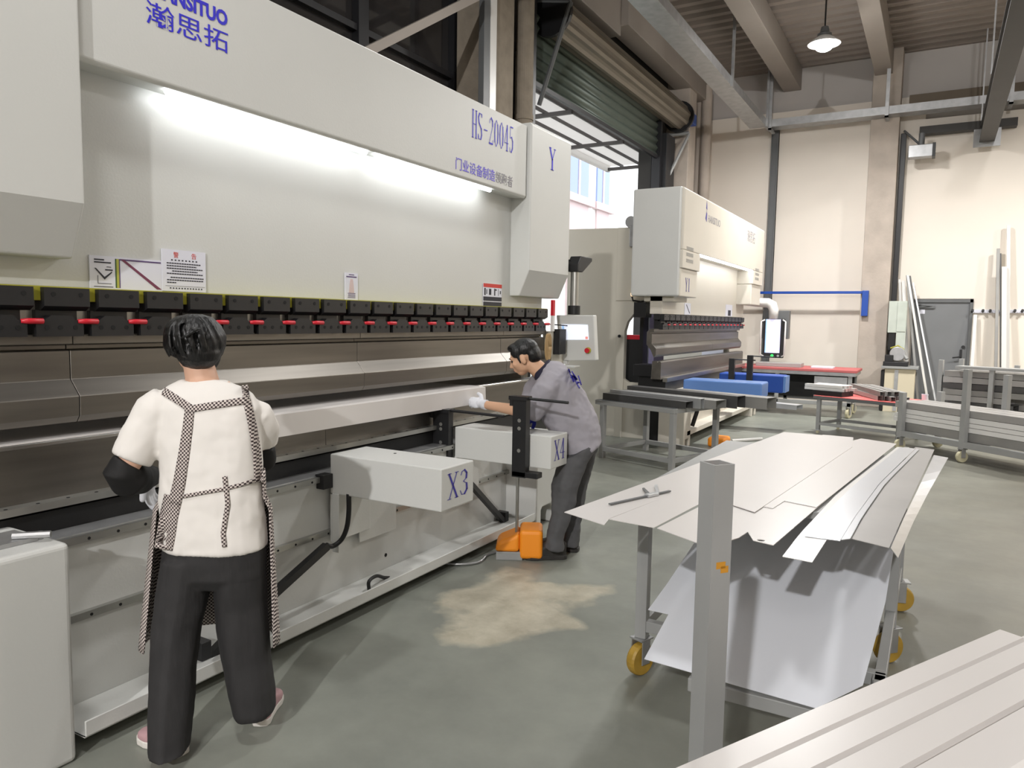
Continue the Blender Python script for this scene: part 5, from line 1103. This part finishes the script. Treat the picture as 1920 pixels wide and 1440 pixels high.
# ---------------------------------------------------------------- man at the far end
MN = thing('person', 'person in grey work shirt bending over to hold the metal profile with a gloved hand', 'person', (-2.05, 4.42, 0))
b = MB(); D0 = 4.93
fd = (-RH*.93 + FH*.22 + Vector((0, 0, -.40))); hu = Vector((0, 0, 1)) - RH*.25
hc = ad(983, 670, D0)
Pm, Am = head_prims(b, hc, fd, hu, 1.0)
b.caps(ad(995, 680, D0), .055, ad(1024, 705, D0), .062)
def mring(back, front, D, hd, n=24, p=.85):
    a, c = ad(back[0], back[1], D), ad(front[0], front[1], D); return ring_at((a+c)/2, (a-c)/2, FH*hd, n, p)
b.loft([mring((1030, 690), (1010, 712), D0, .07), mring((1060, 700), (1010, 745), D0, .15), mring((1095, 765), (1025, 800), D0, .14), mring((1108, 812), (1068, 828), D0, .10)])
elb, wr = ad(985, 772, 4.86), ad(905, 758, 5.07)
b.caps(ad(1030, 725, 4.80), .055, elb, .043); b.caps(elb, .044, wr, .027)
e2, w2 = ad(990, 762, 5.16), ad(1000, 778, 5.05)
b.caps(ad(1012, 712, 5.08), .052, e2, .042); b.caps(e2, .042, ad(998, 776, 4.99), .028)
hd_d = (ad(880, 752, 5.115) - wr); hand_prims(b, wr, hd_d, -FH*.9 + Vector((0, 0, .45)), Vector((0, 0, 1)), .62, .95)
hand_prims(b, ad(998, 776, 4.99), Vector((0, 0, -.5)) - RH*.5 - FH*.5, -FH, RH, .8, .9)
for (x1, y1, d1), (x2, y2, d2), (x3, y3, d3) in [((1090, 835, 4.84), (1056, 912, 4.78), (1042, 1020, 4.76)), ((1088, 840, 5.02), (1080, 912, 4.99), (1068, 1018, 4.95))]:
    b.caps(ad(x1+6, y1+12, d1), .055, ad(x2, y2, d2), .055); b.caps(ad(x2, y2, d2), .05, ad(x3, y3, d3), .03)
body = cloth('body', b, 'skin', MN, .006, 4)
face_parts(Pm, Am, MN)
h = MB()
h.ell(Pm(-.022, 0, .048), (.094, .083, .078), Am); h.ell(Pm(-.062, 0, .0), (.056, .072, .07), Am); h.ell(Pm(.035, 0, .088), (.052, .06, .026), Am); h.ell(Pm(.02, .06, .05), (.045, .018, .04), Am); h.ell(Pm(.02, -.06, .05), (.045, .018, .04), Am)
for sgn in (1, -1): h.ell(Pm(.022, .071*sgn, .0), (.012, .007, .036), Am)
cloth('hair', h, 'hair_black', MN, .006, 4, .012)
s = MB()
s.loft([mring((1027, 676), (1004, 704), D0, .075), mring((1042, 677), (1002, 716), D0, .12), mring((1060, 686), (1000, 736), D0, .175), mring((1080, 708), (1006, 765), D0, .185), mring((1100, 742), (1018, 792), D0, .175), mring((1116, 775), (1034, 815), D0, .17), mring((1126, 803), (1050, 838), D0, .175), mring((1127, 826), (1062, 862), D0, .178)])
s.tube([ad(1038, 712, 4.84), ad(1022, 735, 4.79), ad(1004, 758, 4.79), ad(991, 777, 4.81)], [.085, .092, .085, .076], 20)
s.tube([ad(1022, 705, 5.04), ad(1004, 733, 5.11), ad(996, 752, 5.13)], [.08, .085, .072], 20)
mshirt = cloth('shirt', s, 'shirt_grey', MN, .0085, 4, .032)
c_ = MB()
c_.loft([mring((1030, 673), (1001, 700), D0, .082), mring((1034, 679), (1002, 711), D0, .098), mring((1036, 686), (1006, 716), D0, .1)]); cloth('collar', c_, 'collar_navy', MN, .007, 3)
p_ = MB()
p_.loft([mring((1120, 785), (1058, 825), 4.92, .14), mring((1122, 812), (1056, 850), 4.92, .15), mring((1121, 838), (1052, 868), 4.92, .16)])
p_.loft(pleat([mring((1120, 826), (1050, 862), 4.83, .085), mring((1104, 862), (1039, 890), 4.81, .085), mring((1092, 892), (1033, 910), 4.79, .082), mring((1082, 930), (1035, 936), 4.78, .075), mring((1068, 972), (1031, 972), 4.77, .07), mring((1059, 1010), (1023, 1008), 4.765, .068), mring((1057, 1032), (1020, 1026), 4.765, .07)], 0.045, 6, 2.4))
p_.loft(pleat([mring((1123, 826), (1058, 860), 5.0, .085), mring((1112, 870), (1058, 890), 5.0, .082), mring((1103, 905), (1060, 912), 4.99, .078), mring((1094, 955), (1058, 955), 4.97, .07), mring((1086, 1005), (1053, 1002), 4.95, .066), mring((1084, 1024), (1052, 1020), 4.95, .068)], 0.045, 5, 3.3))
cloth('trousers', p_, 'trousers_grey', MN, .0075, 3, .03)
g_ = MB(); hand_prims(g_, wr, hd_d, -FH*.9 + Vector((0, 0, .45)), Vector((0, 0, 1)), .62, .95, .0035); g_.tube([wr + (elb-wr)*.10, wr + (elb-wr)*.0], [.036, .034], 14); cloth('glove', g_, 'glove_white', MN, .004, 2)
g_ = MB(); hand_prims(g_, ad(998, 776, 4.99), Vector((0, 0, -.5)) - RH*.5 - FH*.5, -FH, RH, .8, .9, .0035); lab(cloth('glove', g_, 'glove_blue', MN, .004, 2), 'blue glove')
hp = az(1062, 1046); shoe('shoe', (hp.x, hp.y), (-RH*.98 - FH*.12), .285, MN, 'shoe_dark', 'shoe_dark', .115, .052, .03)
hp = az(1086, 1034); shoe('shoe', (hp.x, hp.y), (-RH*.93 + FH*.3), .285, MN, 'shoe_dark', 'shoe_dark', .115, .052, .03)
bpy.context.view_layer.update(); bm_ = skin_of(mshirt)
for k, pts in enumerate([[(1066, 692), (1076, 716)], [(1072, 696), (1082, 712)], [(1070, 708), (1078, 704)], [(1076, 708), (1087, 728)], [(1080, 716), (1090, 718)], [(1084, 704), (1090, 722)]]):
    strap('back_print', pts, 2.2, bm_, Vector((0, 0, 0)), 4.7, 'ink_navy', MN, .003, 6)
